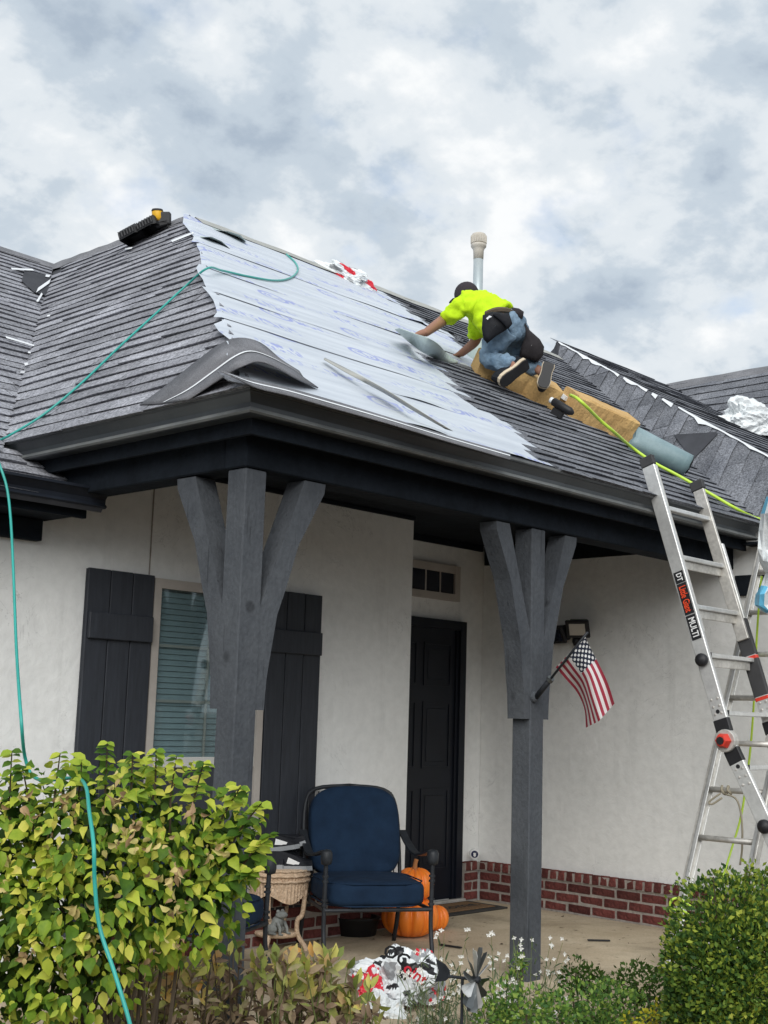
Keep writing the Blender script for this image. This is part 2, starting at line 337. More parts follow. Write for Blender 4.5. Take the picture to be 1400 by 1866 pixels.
def bbox(a, b, r=.006, seg=1):
    """a box with bevelled edges"""
    bm = bmesh.new(); v, f = box(a, b); vs_ = [bm.verts.new(q) for q in v]
    for q in f: bm.faces.new([vs_[i] for i in q])
    bmesh.ops.bevel(bm, geom=list(bm.edges), offset=r, segments=seg, affect='EDGES', profile=.6)
    bm.verts.index_update(); V = [tuple(q.co) for q in bm.verts]; Fc = [tuple(q.index for q in g.verts) for g in bm.faces]; bm.free(); return V, Fc
def xf(vf, M):
    return ([tuple(M @ Vector(q)) for q in vf[0]],) + tuple(vf[1:])
def frame_m(o, x, y, z):
    x, y, z = Vector(x), Vector(y), Vector(z); o = Vector(o)
    return Matrix(((x.x, y.x, z.x, o.x), (x.y, y.y, z.y, o.y), (x.z, y.z, z.z, o.z), (0, 0, 0, 1)))
def tube(pts, r, n=8, cap=True):
    pts = [Vector(q) for q in pts]; rs = r if isinstance(r, (list, tuple)) else [r]*len(pts)
    V, Fc = [], []; prev = None
    for i, q in enumerate(pts):
        d = (pts[min(i+1, len(pts)-1)]-pts[max(i-1, 0)]).normalized()
        if prev is None:
            a = Vector((0, 0, 1)) if abs(d.z) < .9 else Vector((1, 0, 0)); s = d.cross(a).normalized()
        else:
            s = (prev - d*prev.dot(d)).normalized()
        prev = s; t = d.cross(s)
        for k in range(n):
            an = 2*math.pi*k/n; V.append(tuple(q + (s*math.cos(an)+t*math.sin(an))*rs[i]))
    for i in range(len(pts)-1):
        for k in range(n): Fc.append((i*n+k, i*n+(k+1) % n, (i+1)*n+(k+1) % n, (i+1)*n+k))
    if cap: Fc += [tuple(range(n))[::-1], tuple((len(pts)-1)*n+k for k in range(n))]
    return V, Fc
def spline(pts, k=6):
    pts = [Vector(q) for q in pts]; o = []
    P = [pts[0]*2-pts[1]] + pts + [pts[-1]*2-pts[-2]]
    for i in range(1, len(P)-2):
        for j in range(k):
            t = j/k; a, b, c, d = P[i-1], P[i], P[i+1], P[i+2]
            o.append(.5*((2*b) + (c-a)*t + (2*a-5*b+4*c-d)*t*t + (3*b-a-3*c+d)*t**3))
    return o + [pts[-1]]
def lathe(prof, n=16, c=(0, 0, 0)):
    V, Fc = [], []
    for r, z in prof:
        for k in range(n): V.append((c[0]+r*math.cos(2*math.pi*k/n), c[1]+r*math.sin(2*math.pi*k/n), c[2]+z))
    for i in range(len(prof)-1):
        for k in range(n): Fc.append((i*n+k, i*n+(k+1) % n, (i+1)*n+(k+1) % n, (i+1)*n+k))
    Fc += [tuple(range(n))[::-1], tuple((len(prof)-1)*n+k for k in range(n))]
    return V, Fc
def prism(poly, o, a, b, c, t):
    """2-D outline (s, h) -> o + a*s + b*h, extruded along c by t, centred"""
    o, a, b, c = Vector(o), Vector(a), Vector(b), Vector(c); n = len(poly)
    V = [tuple(o+a*s+b*h-c*(t/2)) for s, h in poly] + [tuple(o+a*s+b*h+c*(t/2)) for s, h in poly]
    Fc = [tuple(range(n))[::-1], tuple(range(n, 2*n))] + [(i, (i+1) % n, n+(i+1) % n, n+i) for i in range(n)]
    return V, Fc
def text_vf(s, size, o, x, y, h=.001, shear=0, sx=1):
    cu = bpy.data.curves.new('lettering', 'FONT'); cu.body = s; cu.size = size; cu.align_x = 'CENTER'; cu.align_y = 'CENTER'; cu.shear = shear; cu.resolution_u = 2; cu.offset = size*.02
    ob = bpy.data.objects.new('lettering', cu); COL.objects.link(ob); dg = bpy.context.evaluated_depsgraph_get(); dg.update()
    me = bpy.data.meshes.new_from_object(ob.evaluated_get(dg)); x, y, o = Vector(x).normalized(), Vector(y).normalized(), Vector(o); z = x.cross(y)
    V = [tuple(o + x*v.co.x*sx + y*v.co.y + z*h) for v in me.vertices]; Fc = [tuple(q.vertices) for q in me.polygons]
    bpy.data.objects.remove(ob); bpy.data.curves.remove(cu); bpy.data.meshes.remove(me); return V, Fc
def nrm(v): return Vector(v).normalized()
X, Y, Z = Vector((1, 0, 0)), Vector((0, 1, 0)), Vector((0, 0, 1))

# ------------------------------------------------------------------ key dimensions
XP, YP, POST = 3.70, 4.35, .125        # corner post; the front beam lies on y = YP
XP2 = 5.82                             # second post
BEAM_Z = 2.45
YW, YD, XWING = 5.95, 6.50, 8.07       # window wall, door wall, wing wall
XCOR = at_y(754.5, 943, YW).x          # outer corner where the door recess starts
CEIL = 2.765
XE, YE, ZE = 3.42, 4.03, 2.73          # outer top edge of the gutter corner
TF, TL = .69, 1.07                     # pitch of the front slope and of the side slopes
YR = 7.27; ZR = ZE + TF*(YR-YE); XPK = XE + (YR-YE)*TF/TL     # ridge
class Pl:
    def __init__(s, o, u, v): s.o, s.u, s.v = Vector(o), nrm(u), nrm(v); s.n = s.u.cross(s.v)
    def p(s, u, v, h=0): return s.o + s.u*u + s.v*v + s.n*h
    def uv(s, q): d = Vector(q)-s.o; return d.dot(s.u), d.dot(s.v)
    def px(s, x, y, h=0): return at_pl(x, y, s.n, s.o+s.n*h)
    def uvpx(s, x, y): return s.uv(s.px(x, y))
PF = Pl((XE, YE, ZE), X, (0, 1, TF))
PLF = Pl((XE, YE, ZE), (0, -1, 0), (1, 0, TL))
ZLW, YLW, TLW = 2.45, 5.60, .72
PLW = Pl((0, YLW, ZLW), X, (0, 1, TLW))
XV0 = 8.068                            # x of the right valley at the eave
PW1 = Pl((XV0, YE, ZE), (0, -1, 0), (1, 0, TL))
HIPA, HIPB = PW1.px(1020, 625), PW1.px(1400, 832)
TW3 = (HIPA.z-HIPB.z)/(HIPA.y-HIPB.y)
PW3 = Pl(HIPB, X, (0, 1, TW3))
Q2 = PW3.px(1215, 703)
PW2 = Pl(Q2, (0, -1, 0), (1, 0, TL))

# ------------------------------------------------------------------ ground
g = 120
gv = [(-g*8, -g*8, -.2), (g*8, -g*8, -.2), (g*8, g*8, -.2), (-g*8, g*8, -.2)]
tag(mesh('ground', (gv, [(0, 1, 2, 3)]), 'soil'), kind='structure')

# ------------------------------------------------------------------ the house
house = thing('house', 'white stucco house with dark trim, brick base and half re-shingled grey roof', 'house', (5.5, 6.2, 0))
# porch slab (setting)
slab = bbox((3.35, 4.06, -.30), (8.02, 6.44, 0), .012, 2)
tag(mesh('porch_floor', slab, 'concrete'), kind='structure')

# walls
WX0, WX1 = at_y(278, 1060, YW).x, at_y(582, 1084.5, YW).x-.46
WT, WB, WM = 2.115, .24, at_y(330, 1389, YW).z
wall_win = mesh('wall', (lambda j: (j[0], j[1]))(join(box((-4.5, YW, -.25), (3.75, YW+.16, 2.42)), box((3.7501, YW, -.25), (WX0+.02, YW+.16, 3.0)), box((WX1-.02, YW, -.25), (XCOR, YW+.16, 3.0)), box((WX0+.0201, YW, WT-.02), (WX1-.0201, YW+.16, 3.0)), box((WX0+.0201, YW, -.25), (WX1-.0201, YW+.16, WM)), box((WX0-.1, YW+.1601, WM-.1), (WX1+.1, YW+.18, 2.2)))), 'stucco', house)
wall_jamb = mesh('wall', box((XCOR-.16, YW+.163, -.25), (XCOR-.002, YD-.003, 3.0)), 'stucco', house)
wall_door = mesh('wall', box((XCOR-.5, YD, -.25), (XWING+.16, YD+.16, 3.0)), 'stucco', house)
wall_wing = mesh('wall', (lambda j: (j[0], j[1]))(join(box((XWING, 2.95, -.25), (XWING+.16, YD-.003, 2.72)), box((XWING, 2.45, -.25), (XWING+.16, 2.9499, 2.22)))), 'stucco', house)
mesh('wall', box((XWING+.1605, 2.45, -.25), (13.2, 2.61, 2.22)), 'stucco', house)
# porch ceiling and the friezes under it
mesh('ceiling', box((3.74, 4.40, CEIL), (8.06, 6.49, CEIL+.04)), 'beam_paint', house)
mesh('wall', box((9.5, 2, -.2), (9.6, 9, 2.6)), 'stucco', house)
jz = at_y(278, 885, YW).z
mesh('control_joint', box((at_y(277, 960, YW).x-.004, YW-.003, 2.13), (at_y(277, 960, YW).x+.004, YW+.01, 2.75)), 'mortar', house)

# bricks of the base course: three courses and a rowlock cap, recessed mortar behind them
BH, BL, BD, JT = .057, .193, .09, .0145
brick_mesh = {}
def brick_data(key, sx, sy, sz):
    if key not in brick_mesh:
        v, f = bbox((-sx/2, -sy/2, -sz/2), (sx/2, sy/2, sz/2), .005)
        rs = random.Random(str(key)); v = [(x+rs.uniform(-.003, .003), y+rs.uniform(-.003, .003), z+rs.uniform(-.002, .002)) for x, y, z in v]
        me = bpy.data.meshes.new('brick'); me.from_pydata(v, [], f); me.materials.append(MATS['brick']); brick_mesh[key] = me
    return brick_mesh[key]
def brick_base(wall, origin, run, nrml, length, z0=0):
    """origin: lower end of the wall face; run: along the wall; nrml: out of the wall"""
    run, nrml = Vector(run), Vector(nrml); o = Vector(origin); rot = math.atan2(run.y, run.x)
    mv = [o+nrml*d+run*s+Z*z for d in (.002, .0355) for s in (0, length) for z in (z0-.05, z0+.280)]
    recalc(mesh('mortar', ([tuple(q) for q in mv], [(0, 1, 3, 2), (4, 6, 7, 5), (0, 2, 6, 4), (1, 5, 7, 3), (0, 4, 5, 1), (2, 3, 7, 6)]), 'mortar', wall))
    mv = [o+nrml*d+run*s+Z*z for d in (.0365, .0475) for s in (0, length) for z in (z0+.224, z0+.285)]
    recalc(mesh('mortar', ([tuple(q) for q in mv], [(0, 1, 3, 2), (4, 6, 7, 5), (0, 2, 6, 4), (1, 5, 7, 3), (0, 4, 5, 1), (2, 3, 7, 6)]), 'mortar', wall))
    org = ORG[wall]
    for c in range(3):
        s = -(BL+JT)*(.5 if c % 2 else 0); z = z0 + .008 + c*(BH+JT) + BH/2
        while s < length:
            a, b = max(s, .003), min(s+BL, length-.003)
            if b-a > .03:
                w = round(b-a, 3); me = brick_data(('s', w, random.randrange(4)), w, BD, BH)
                q = o + run*((a+b)/2) + nrml*(.040-BD/2+random.uniform(-.003, .003)) + Z*z
                k = bpy.data.objects.new('brick', me); link(k, wall); k.location = q-org; k.rotation_euler = (random.uniform(-.01, .01), random.uniform(-.008, .008), rot)
            s += BL+JT
    s = .004; zc = z0 + .008 + 3*(BH+JT) + .033
    while s < length-.05:
        w = BH+random.uniform(-.002, .002); me = brick_data(('r', random.randrange(5)), BH, .115, .068)
        q = o + run*(s+w/2) + nrml*(.052-.0575+random.uniform(-.003, .002)) + Z*zc
        k = bpy.data.objects.new('brick', me); link(k, wall); k.location = q-org; k.rotation_euler = (-.10+random.uniform(-.02, .02), 0, rot)
        s += w+JT*1.15
brick_base(wall_wing, (XWING, YD-.05, 0), (0, -1, 0), (-1, 0, 0), 4.0)
brick_base(wall_door, (at_y(838, 1600, YD).x+.01, YD, 0), (1, 0, 0), (0, -1, 0), XWING-.055-at_y(838, 1600, YD).x)
brick_base(wall_win, (4.2, YW, 0), (1, 0, 0), (0, -1, 0), XCOR-4.2)

# timber posts with braces under the front and the side beam
def post(x, y, braces):
    p_ = mesh('post', bbox((x-POST/2, y-POST/2, -.02), (x+POST/2, y+POST/2, BEAM_Z-.002), .006), 'timber', house)
    for dx, dy, r in braces:
        d = Vector((dx, dy, 0)); side = Z.cross(d); h = POST/2+.002
        k = r/.37; outer = [(.045, 1.385), (.052, 1.52), (.060+.012*k, 1.645), (.040+.060*k, 1.81), (.143*k+.006, 1.94), (.215*k, 2.14), (.285*k, 2.26), (.365*k, 2.40), (.37*k, BEAM_Z-.004)]
        poly = [(h-.004, 1.385)] + [(h+s, z) for s, z in outer] + [(h+.235*k, BEAM_Z-.004), (h-.004, 1.84)]
        recalc(mesh('brace', prism(poly, (x, y, 0), d, Z, side, POST-.008), 'timber', p_))
    return p_
post(XP, YP, [(0, 1, .37), (1, 0, .37)])
post(XP2, YP, [(-1, 0, .32), (1, 0, .31)])
# beams
mesh('beam', bbox((XP-.075, YP-.075, BEAM_Z), (8.06, YP+.075, 2.80), .006), 'beam_paint', house)
mesh('beam', bbox((XP-.073, YP+.077, BEAM_Z+.002), (XP+.073, YW-.002, 2.798), .006), 'beam_paint', house)
# eaves: soffit, fascia, gutter swept round the corner (distance outward of the fascia plane, height)
XF, YF = XE+.115, YE+.115
def sweep_corner(prof, yend, xend, z0):
    n = len(prof); V = []
    for d, h in prof: V.append((XF-d, yend, z0+h))
    for d, h in prof: V.append((XF-d, YF-d, z0+h))
    for d, h in prof: V.append((xend, YF-d, z0+h))
    Fc = [(i, (i+1) % n, n+(i+1) % n, n+i) for i in range(n)] + [(n+i, n+(i+1) % n, 2*n+(i+1) % n, 2*n+i) for i in range(n)]
    return V, Fc + [tuple(range(n)), tuple(range(2*n, 3*n))[::-1]]
GUT = [(.0, .004), (.072, 0), (.080, .002), (.089, .010), (.073, .026), (.075, .048), (.090, .066), (.106, .082), (.115, .086), (.115, .1), (.109, .1), (.104, .09), (.070, .05), (.066, .03), (.004, .03)]
YLEND = 6.13
recalc(mesh('gutter', sweep_corner(GUT, YLEND, 7.99, ZE-.1), 'gutter_paint', house))
gm = [q for q in house.children if q.name.startswith('gutter')][0]
recalc(mesh('gutter_lip', sweep_corner([(.083, .001), (.0925, .009), (.0755, .028), (.0735, .026)], YLEND, 7.985, ZE-.1), 'lip_highlight', gm))  # strip paints the highlight along the lip; the metal shares the gutter's paint
recalc(mesh('gutter_rim', sweep_corner([(.1155, .089), (.119, .091), (.119, .1035), (.108, .1035), (.108, .1005), (.1155, .1005)], YLEND, 7.985, ZE-.1), 'pale_rim', gm))  # paler strip along the gutter rim
recalc(mesh('fascia', sweep_corner([(-.004, -.065), (-.004, .098), (-.028, .098), (-.028, -.065)], YLEND, 8.0, ZE-.1), 'beam_paint', house))
recalc(mesh('soffit', sweep_corner([(-.030, -.030), (-.030, -.015), (-.205, -.015), (-.205, -.030)], YLEND-.03, 8.0, ZE-.1), 'beam_paint', house))
# wing eave: fascia and frieze toward the camera
zf = at_x(1340, 1086, XWING-.03).z
mesh('frieze', bbox((XWING-.032, 2.47, zf), (XWING-.002, YP-.09, zf+.14), .004), 'beam_paint', house)
mesh('soffit', box((7.93, 2.96, ZE-.13), (XWING-.001, YF, ZE-.115)), 'beam_paint', house)
mesh('frieze', bbox((XWING-.031, YP+.09, CEIL-.16), (XWING-.002, YD-.03, CEIL-.002), .004), 'beam_paint', house)
mesh('frieze', bbox((XCOR+.01, YD-.03, CEIL-.05), (XWING-.035, YD-.002, CEIL-.002), .004), 'beam_paint', house)
mesh('frieze', bbox((3.80, YW-.03, CEIL-.03), (XCOR-.01, YW-.002, CEIL-.002), .004), 'beam_paint', house)
# left wing eave
lx = at_y(198, 915, 5.50).x
def straight(prof, x0, x1, y, z0):
    n = len(prof); V = [(x0, y-d, z0+h) for d, h in prof] + [(x1, y-d, z0+h) for d, h in prof]
    return V, [(i, (i+1) % n, n+(i+1) % n, n+i) for i in range(n)] + [tuple(range(n))[::-1], tuple(range(n, 2*n))]
recalc(mesh('gutter', straight(GUT, -4.5, lx, 5.60, 2.385), 'eave_dark', house))
recalc(mesh('fascia', straight([(-.002, -.05), (-.002, .10), (-.03, .10), (-.03, -.05)], -4.5, lx-.06, 5.60, 2.385), 'beam_paint', house))
mesh('soffit', box((-4.5, 5.632, 2.345), (lx-.09, YW-.002, 2.36)), 'beam_paint', house)
mesh('frieze', bbox((-4.5, YW-.06, 2.23), (lx-.13, YW-.003, 2.34), .004), 'beam_paint', house)

# roof decks (the boards and felt below the shingles)
def deck(name, pts, m='roof_deck', t=.03, parent=house):
    n = (Vector(pts[1])-Vector(pts[0])).cross(Vector(pts[2])-Vector(pts[0])).normalized()
    if n.z < 0: n = -n
    k = len(pts); V = [tuple(Vector(q)-n*.004) for q in pts] + [tuple(Vector(q)-n*t) for q in pts]
    return recalc(mesh(name, (V, [tuple(range(k)), tuple(range(k, 2*k))[::-1]] + [(i, (i+1) % k, k+(i+1) % k, k+i) for i in range(k)]), m, parent))
VT = Vector((XV0+(YR-YE)*TF/TL, YR, ZR))
YT = PLW.px(60, 473).y; ZT = ZLW+TLW*(YT-YLW); TT = Vector((XE+(ZT-ZE)/TL, YT, ZT))
YVB = YLW+(ZE-ZLW)/TLW
roof_f = deck('roof_slope', [(XE+.03, YE+.03, ZE+.02), (XV0, YE+.03, ZE+.02), VT, (XPK, YR, ZR)])
roof_l = deck('roof_slope', [(XE+.03, YE+.03, ZE+.02), (XPK, YR, ZR), TT, (XE+.02, YVB, ZE+.02)])
roof_lw = deck('roof_slope', [(-4.5, YLW-.08, ZLW-.06), (3.74, YLW-.08, ZLW-.06), (3.74, YLW+.42, ZLW+.42*TLW), TT, (-4.5, YT, ZT)])
HB0 = HIPB + (HIPB-HIPA)*.45
roof_w1 = deck('roof_slope', [PW1.p(0, -.02), VT, HIPA+(HIPA-HIPB)*.02, HB0, (HB0.x-.35, HB0.y, HB0.z-.35*TL)])
roof_w3 = deck('roof_slope', [HIPA+(HIPA-HIPB)*.02, PW3.p(5, PW3.uv(HIPA)[1]), PW3.p(5, PW3.uv(HB0)[1]), HB0])
vlo = PW3.uv(HB0)[1]
deck('roof_slope', [HB0, PW3.p(5, vlo), PW3.p(5, vlo-.75), PW3.p(PW3.uv(HB0)[0]-.02, vlo-.75)], 'shingle_new')
elo = PW3.p(PW3.uv(HB0)[0]-.02, vlo-.75)
mesh('fascia', box((elo.x, elo.y-.03, elo.z-.16), (13.2, elo.y-.001, elo.z+.005)), 'beam_paint', house)
mesh('soffit', box((elo.x, elo.y, elo.z-.15), (13.2, 2.449, elo.z-.135)), 'beam_paint', house)
W2V = Vector((-TW3/TL, -1, -TW3))
roof_w2 = deck('roof_slope', [Q2, Q2+W2V*2.6, Q2+Vector((0, -2.6, 0))+X*.02, Q2+X*.02])
deck('roof_slope', [Q2+X*.02, Q2+Vector((.02, -2.6, 0)), Q2+Vector((3, -2.6, -2)), Q2+Vector((3, 0, -2))])
# rear slopes
deck('roof_slope', [(XPK, YR, ZR), VT, (VT.x+1, 11.5, 2.3), (XPK, 11.5, 2.3)])
deck('roof_slope', [(XPK, YR, ZR), (9.5, 11, 2.3), (7, 13, 2.3), TT])
deck('roof_slope', [(-4.5, YT, ZT), TT, (6, 12, 2.3), (-4.5, 12, 2.3)])
deck('roof_slope', [HIPA+(HIPA-HIPB)*.02, VT, (VT.x+.3, 11.5, 2.3), (13, 11.5, 2.6), PW3.p(5, PW3.uv(HIPA)[1])])

# ------------------------------------------------------------------ shingles
def clip(poly, keep):
    """cut a polygon of (u, v) by half planes (a, b, c): a*u + b*v <= c"""
    for a, b, c in keep:
        o = []; n = len(poly)
        for i in range(n):
            p, q = poly[i], poly[(i+1) % n]; dp, dq = a*p[0]+b*p[1]-c, a*q[0]+b*q[1]-c
            if dp <= 0: o.append(p)
            if dp*dq < 0: t = dp/(dp-dq); o.append((p[0]+(q[0]-p[0])*t, p[1]+(q[1]-p[1])*t))
        poly = o
        if len(poly) < 3: return []
    return poly
def halfplane(p, q):
    """keeps what lies on the left of p -> q"""
    a, b = (q[1]-p[1]), -(q[0]-p[0]); return a, b, a*p[0]+b*p[1]
def area(poly): return abs(sum(poly[i][0]*poly[(i+1) % len(poly)][1]-poly[(i+1) % len(poly)][0]*poly[i][1] for i in range(len(poly))))/2
def proj(q):
    d = Vector(q)-EYE; z = d.dot(FW); return 700+FPX*d.dot(RT)/z, 933-FPX*d.dot(UP)/z
SH = []      # (projected area, plane deck, verts, faces)
def shingle(pl, deck_, poly, v0, v1, rs, lift=.013):
    if len(poly) < 3 or area(poly) < .002: return
    P = []
    for i in range(len(poly)):
        p, q = poly[i], poly[(i+1) % len(poly)]; P.append(p)
        if abs(p[1]-v0) < 1e-4 and abs(q[1]-v0) < 1e-4 and abs(p[0]-q[0]) > .25:
            k = max(2, int(abs(p[0]-q[0])/.22))
            P += [(p[0]+(q[0]-p[0])*j/k, v0) for j in range(1, k)]
    n = len(P); l0 = lift*rs.uniform(.75, 1.25); top, bot = [], []
    for u, v in P:
        t = (v-v0)/(v1-v0); w = rs.uniform(-.004, .006) if t < .01 else 0; d = rs.uniform(-.005, .005) if t < .01 else 0
        top.append(tuple(pl.p(u, v+d, .002+(l0+w)*(1-t)))); bot.append(tuple(pl.p(u, v+d+(.014 if t < .01 else 0), -.001)))
    Fc = [tuple(range(n))] + [(i, n+i, n+(i+1) % n, (i+1) % n) for i in range(n)]
    sc = [proj(q) for q in top]
    vis = any(-20 < s[0] < 1420 and 380 < s[1] < 1000 for s in sc)
    SH.append((area(sc) if vis else 0, deck_, top+bot, Fc))
def rows(pl, deck_, v0, v1, expo, ulo, uhi, keep, L_=.62, seed=1, lift=.013):
    rs = random.Random(seed); v = v0; k = 0
    while v < v1:
        a, b = ulo(v) if callable(ulo) else ulo, uhi(v) if callable(uhi) else uhi
        u = a - (0 if callable(ulo) else rs.uniform(0, L_)); first = True
        while u < b:
            ln = L_*rs.uniform(.75, 1.1) if not first else L_*rs.uniform(.3, 1); first = False
            e = min(u+ln, b)
            if b-e < .12: e = b
            q = clip([(u, v), (e-.004, v), (e-.004, v+expo*1.35), (u, v+expo*1.35)], keep)
            if q: shingle(pl, deck_, q, v, v+expo*1.35, rs, lift)
            u = e
        v += expo; k += 1
EX = .103
# front slope: from the ragged edge of the underlayment to the right valley
edge_px = [(1010, 858), (985, 833), (955, 795), (905, 765), (868, 738), (845, 712), (826, 690), (800, 668), (765, 642)]
edge_uv = sorted([PF.uvpx(*q)[::-1] for q in edge_px])
def f_left(v):
    r_ = random.Random(int(v*1000)); j = r_.uniform(-.10, .10)
    if v <= edge_uv[0][0]: return edge_uv[0][1]+j*.4
    for (a, ua), (b, ub) in zip(edge_uv, edge_uv[1:]):
        if a <= v <= b: return ua+(ub-ua)*(v-a)/(b-a)+j
    vt = PF.uvpx(790, 600)[1]
    return PF.uvpx(790, 590)[0]+j*2 - (.25 if v > vt else 0)
vmax = PF.uv((XPK, YR, ZR))[1]
kv = halfplane(PF.uv(PW1.o), PF.uv(VT)); keepF = [kv, (0, 1, vmax)]
rows(PF, roof_f, -.02, vmax, EX, f_left, 7.5, keepF, seed=3)
# starter course left along the front eave under the underlayment
rows(PF, roof_f, -.02, .02, EX*.8, PF.uvpx(470, 712)[0], PF.uvpx(930, 840)[0], keepF, seed=4, lift=.008)
# left slope
pk = PLF.uv((XPK, YR, ZR)); tt = PLF.uv(TT); vb = PLF.uv((XE, YVB, ZE))
keepL = [halfplane((0, 0), pk), halfplane(pk, tt), halfplane(tt, vb)]
rows(PLF, roof_l, -.02, pk[1], EX, -4.6, .3, keepL, seed=5)
# left wing
a_, b_, c_ = PLW.uv((XE, YVB, ZE)), PLW.uv(TT), None
keepW = [halfplane(a_, b_), (0, 1, b_[1])]
rows(PLW, roof_lw, -.08, b_[1], EX, 1.0, 6, keepW, seed=6)
rows(PLW, roof_lw, -.08, .35, EX, 1.0, 3.7, [(0, 1, .40), (1, 0, 3.73)], seed=16)
# right wing, shingle lines run on from the valley up the slope
vhat = (VT-PW1.o).normalized(); wdir = (2*vhat.dot(X)*vhat - X)
wdir = (2*vhat.y*vhat - Y).normalized()
vdir = PW1.n.cross(wdir)
if vdir.y < 0: vdir = -vdir
PS = Pl(PW1.o, wdir, vdir)
if PS.n.dot(PW1.n) < 0: PS = Pl(PW1.o, -wdir, vdir)
pts = [PS.uv(q) for q in (PW1.o, HB0, HIPA, VT)]
def keep_poly(P):
    ar = sum(P[i][0]*P[(i+1) % len(P)][1]-P[(i+1) % len(P)][0]*P[i][1] for i in range(len(P)))
    if ar < 0: P = P[::-1]
    return [halfplane(P[i], P[(i+1) % len(P)]) for i in range(len(P))]
kp = keep_poly([PS.uv(q) for q in (PW1.o, HB0, HIPA-(HIPA-HIPB)*.005, VT)])
us = [q[0] for q in pts]; vs2 = [q[1] for q in pts]
rows(PS, roof_w1, min(vs2)-.1, max(vs2), .145, min(us)-.2, max(us)+.1, kp, L_=.42, seed=7, lift=.011)
# grazing slope behind the hip and the far slope
rows(PW3, roof_w3, PW3.uv(HB0)[1], PW3.uv(HIPA)[1], .2, -3, 3.5, [halfplane(PW3.uv(HIPA), PW3.uv(HB0)), halfplane(PW3.uv(Q2+W2V*2.6), PW3.uv(Q2-W2V*1.5))], L_=1.3, seed=8)
rows(PW2, roof_w2, -2.2, 0.0, .135, -.3, 2.6, [halfplane((0, 0), PW2.uv(Q2+W2V*2.6)), (0, 1, 0)], seed=9)
SH.sort(key=lambda q: -q[0])
rest = {}
for i, (ar, dk, V, Fc) in enumerate(SH):
    sm = 'shingle' if dk in (roof_l, roof_lw) else 'shingle_new'
    if i < 298 and ar > 0: mesh('shingle', (V, Fc), sm, dk)
    else: rest.setdefault(dk, []).append((V, Fc))
for dk, q in rest.items():
    j = join(*q); mesh('shingles', (j[0], j[1]), 'shingle' if dk in (roof_l, roof_lw) else 'shingle_new', dk, kind='stuff')

# ridge and hip caps
def cap_strip(name, a, b, w, drop, m, parent, n=12, sag=0, sides=None):
    a, b = Vector(a), Vector(b); d = (b-a).normalized(); s1, s2 = sides
    V, Fc = [], []
    for i in range(n+1):
        q = a+(b-a)*(i/n)+Z*(.012+.006*(i % 2)); j = random.uniform(-.012, .012)
        V += [tuple(q+Vector(s1)*(w+j)+Z*.004), tuple(q+Z*.010), tuple(q+Vector(s2)*(w+j)+Z*.004)]
    for i in range(n):
        for k in range(2): Fc.append((i*3+k, i*3+k+1, i*3+k+4, i*3+k+3))
    return mesh(name, (V, Fc), m, parent)
cap_strip('ridge_cap', (XPK+.05, YR, ZR), VT, .13, .05, 'flashing', roof_f, 16, sides=(PF.v*-1, nrm((0, 1, -.66))))
cap_strip('ridge_cap', (XPK, YR, ZR), TT, .14, .05, 'shingle_cap', roof_l, 14, sides=(PLF.v*-1, nrm((1, 0, -.66))))
cap_strip('ridge_cap', (-4.5, YT, ZT), TT, .14, .05, 'shingle_cap', roof_lw, 14, sides=(PLW.v*-1, nrm((0, 1, -.66))))
cap_strip('ridge_cap', Q2, Q2+Vector((0, -2.6, 0)), .13, .05, 'shingle_cap', roof_w2, 8, sides=(PW2.v*-1, nrm((1, 0, -.66))))

# underlayment sheets on the front slope: overlapping strips with loose edges and frayed ends at the hip
def sheet(v0, v1, h0, seed, uright, uleft=None):
    rs = random.Random(seed); nu, nv = 60, 5; V, Fc, UV = [], [], []
    for i in range(nu+1):
        for j in range(nv+1):
            v = v0+(v1-v0)*j/nv; y = (PF.o + PF.v*v).y; ul = (y-YE)*TF/TL - .055 + .02*math.sin(i*1.0+v*40)
            ur = uright(v); u = ul + (ur-ul)*i/nu
            h = h0 + .003*(1-j/nv) + .007*mnoise.noise(Vector((u*1.6, v*2.4, seed)))
            if j == 0: h += max(0, mnoise.noise(Vector((u*1.3+3, seed*7.1, 0)))-.28)*.06
            if i > nu-9: h *= max(0, (nu-i)/9)*.6
            dv = .016*mnoise.noise(Vector((u*2.1, seed*3.3, 5))) if j == 0 else 0
            if i == 0: u += rs.uniform(-.03, .02); h -= .012
            V.append(tuple(PF.p(u, v+dv, max(h, .001)))); UV.append((u, v+seed*.13))
    for i in range(nu):
        for j in range(nv): a = i*(nv+1)+j; Fc.append((a, a+nv+1, a+nv+2, a+1))
    o = mesh('underlayment', (V, Fc), 'underlayment', roof_f, smooth=True)
    uvl = o.data.uv_layers.new(name='UVMap')
    for lp in o.data.loops: uvl.data[lp.index].uv = UV[lp.vertex_index]
    return o
r_top = PF.uvpx(772, 575)[0]
def u_right(v):
    if v > edge_uv[-1][0]: 
        t = (v-edge_uv[-1][0])/(vmax-edge_uv[-1][0]); return PF.uvpx(840, 640)[0] + (r_top+.15-PF.uvpx(840, 640)[0])*min(1, t*1.2)
    for (a, ua), (b, ub) in zip(edge_uv, edge_uv[1:]):
        if a <= v <= b: return ua+(ub-ua)*(v-a)/(b-a)+.10
    return edge_uv[0][1]+.04
cuts = [.05, .56, 1.04, 1.60, 2.20, 2.95, vmax-.01]
for k in range(6): sheet(cuts[k], cuts[k+1]+.08, .004+.001*k, k+1, u_right)
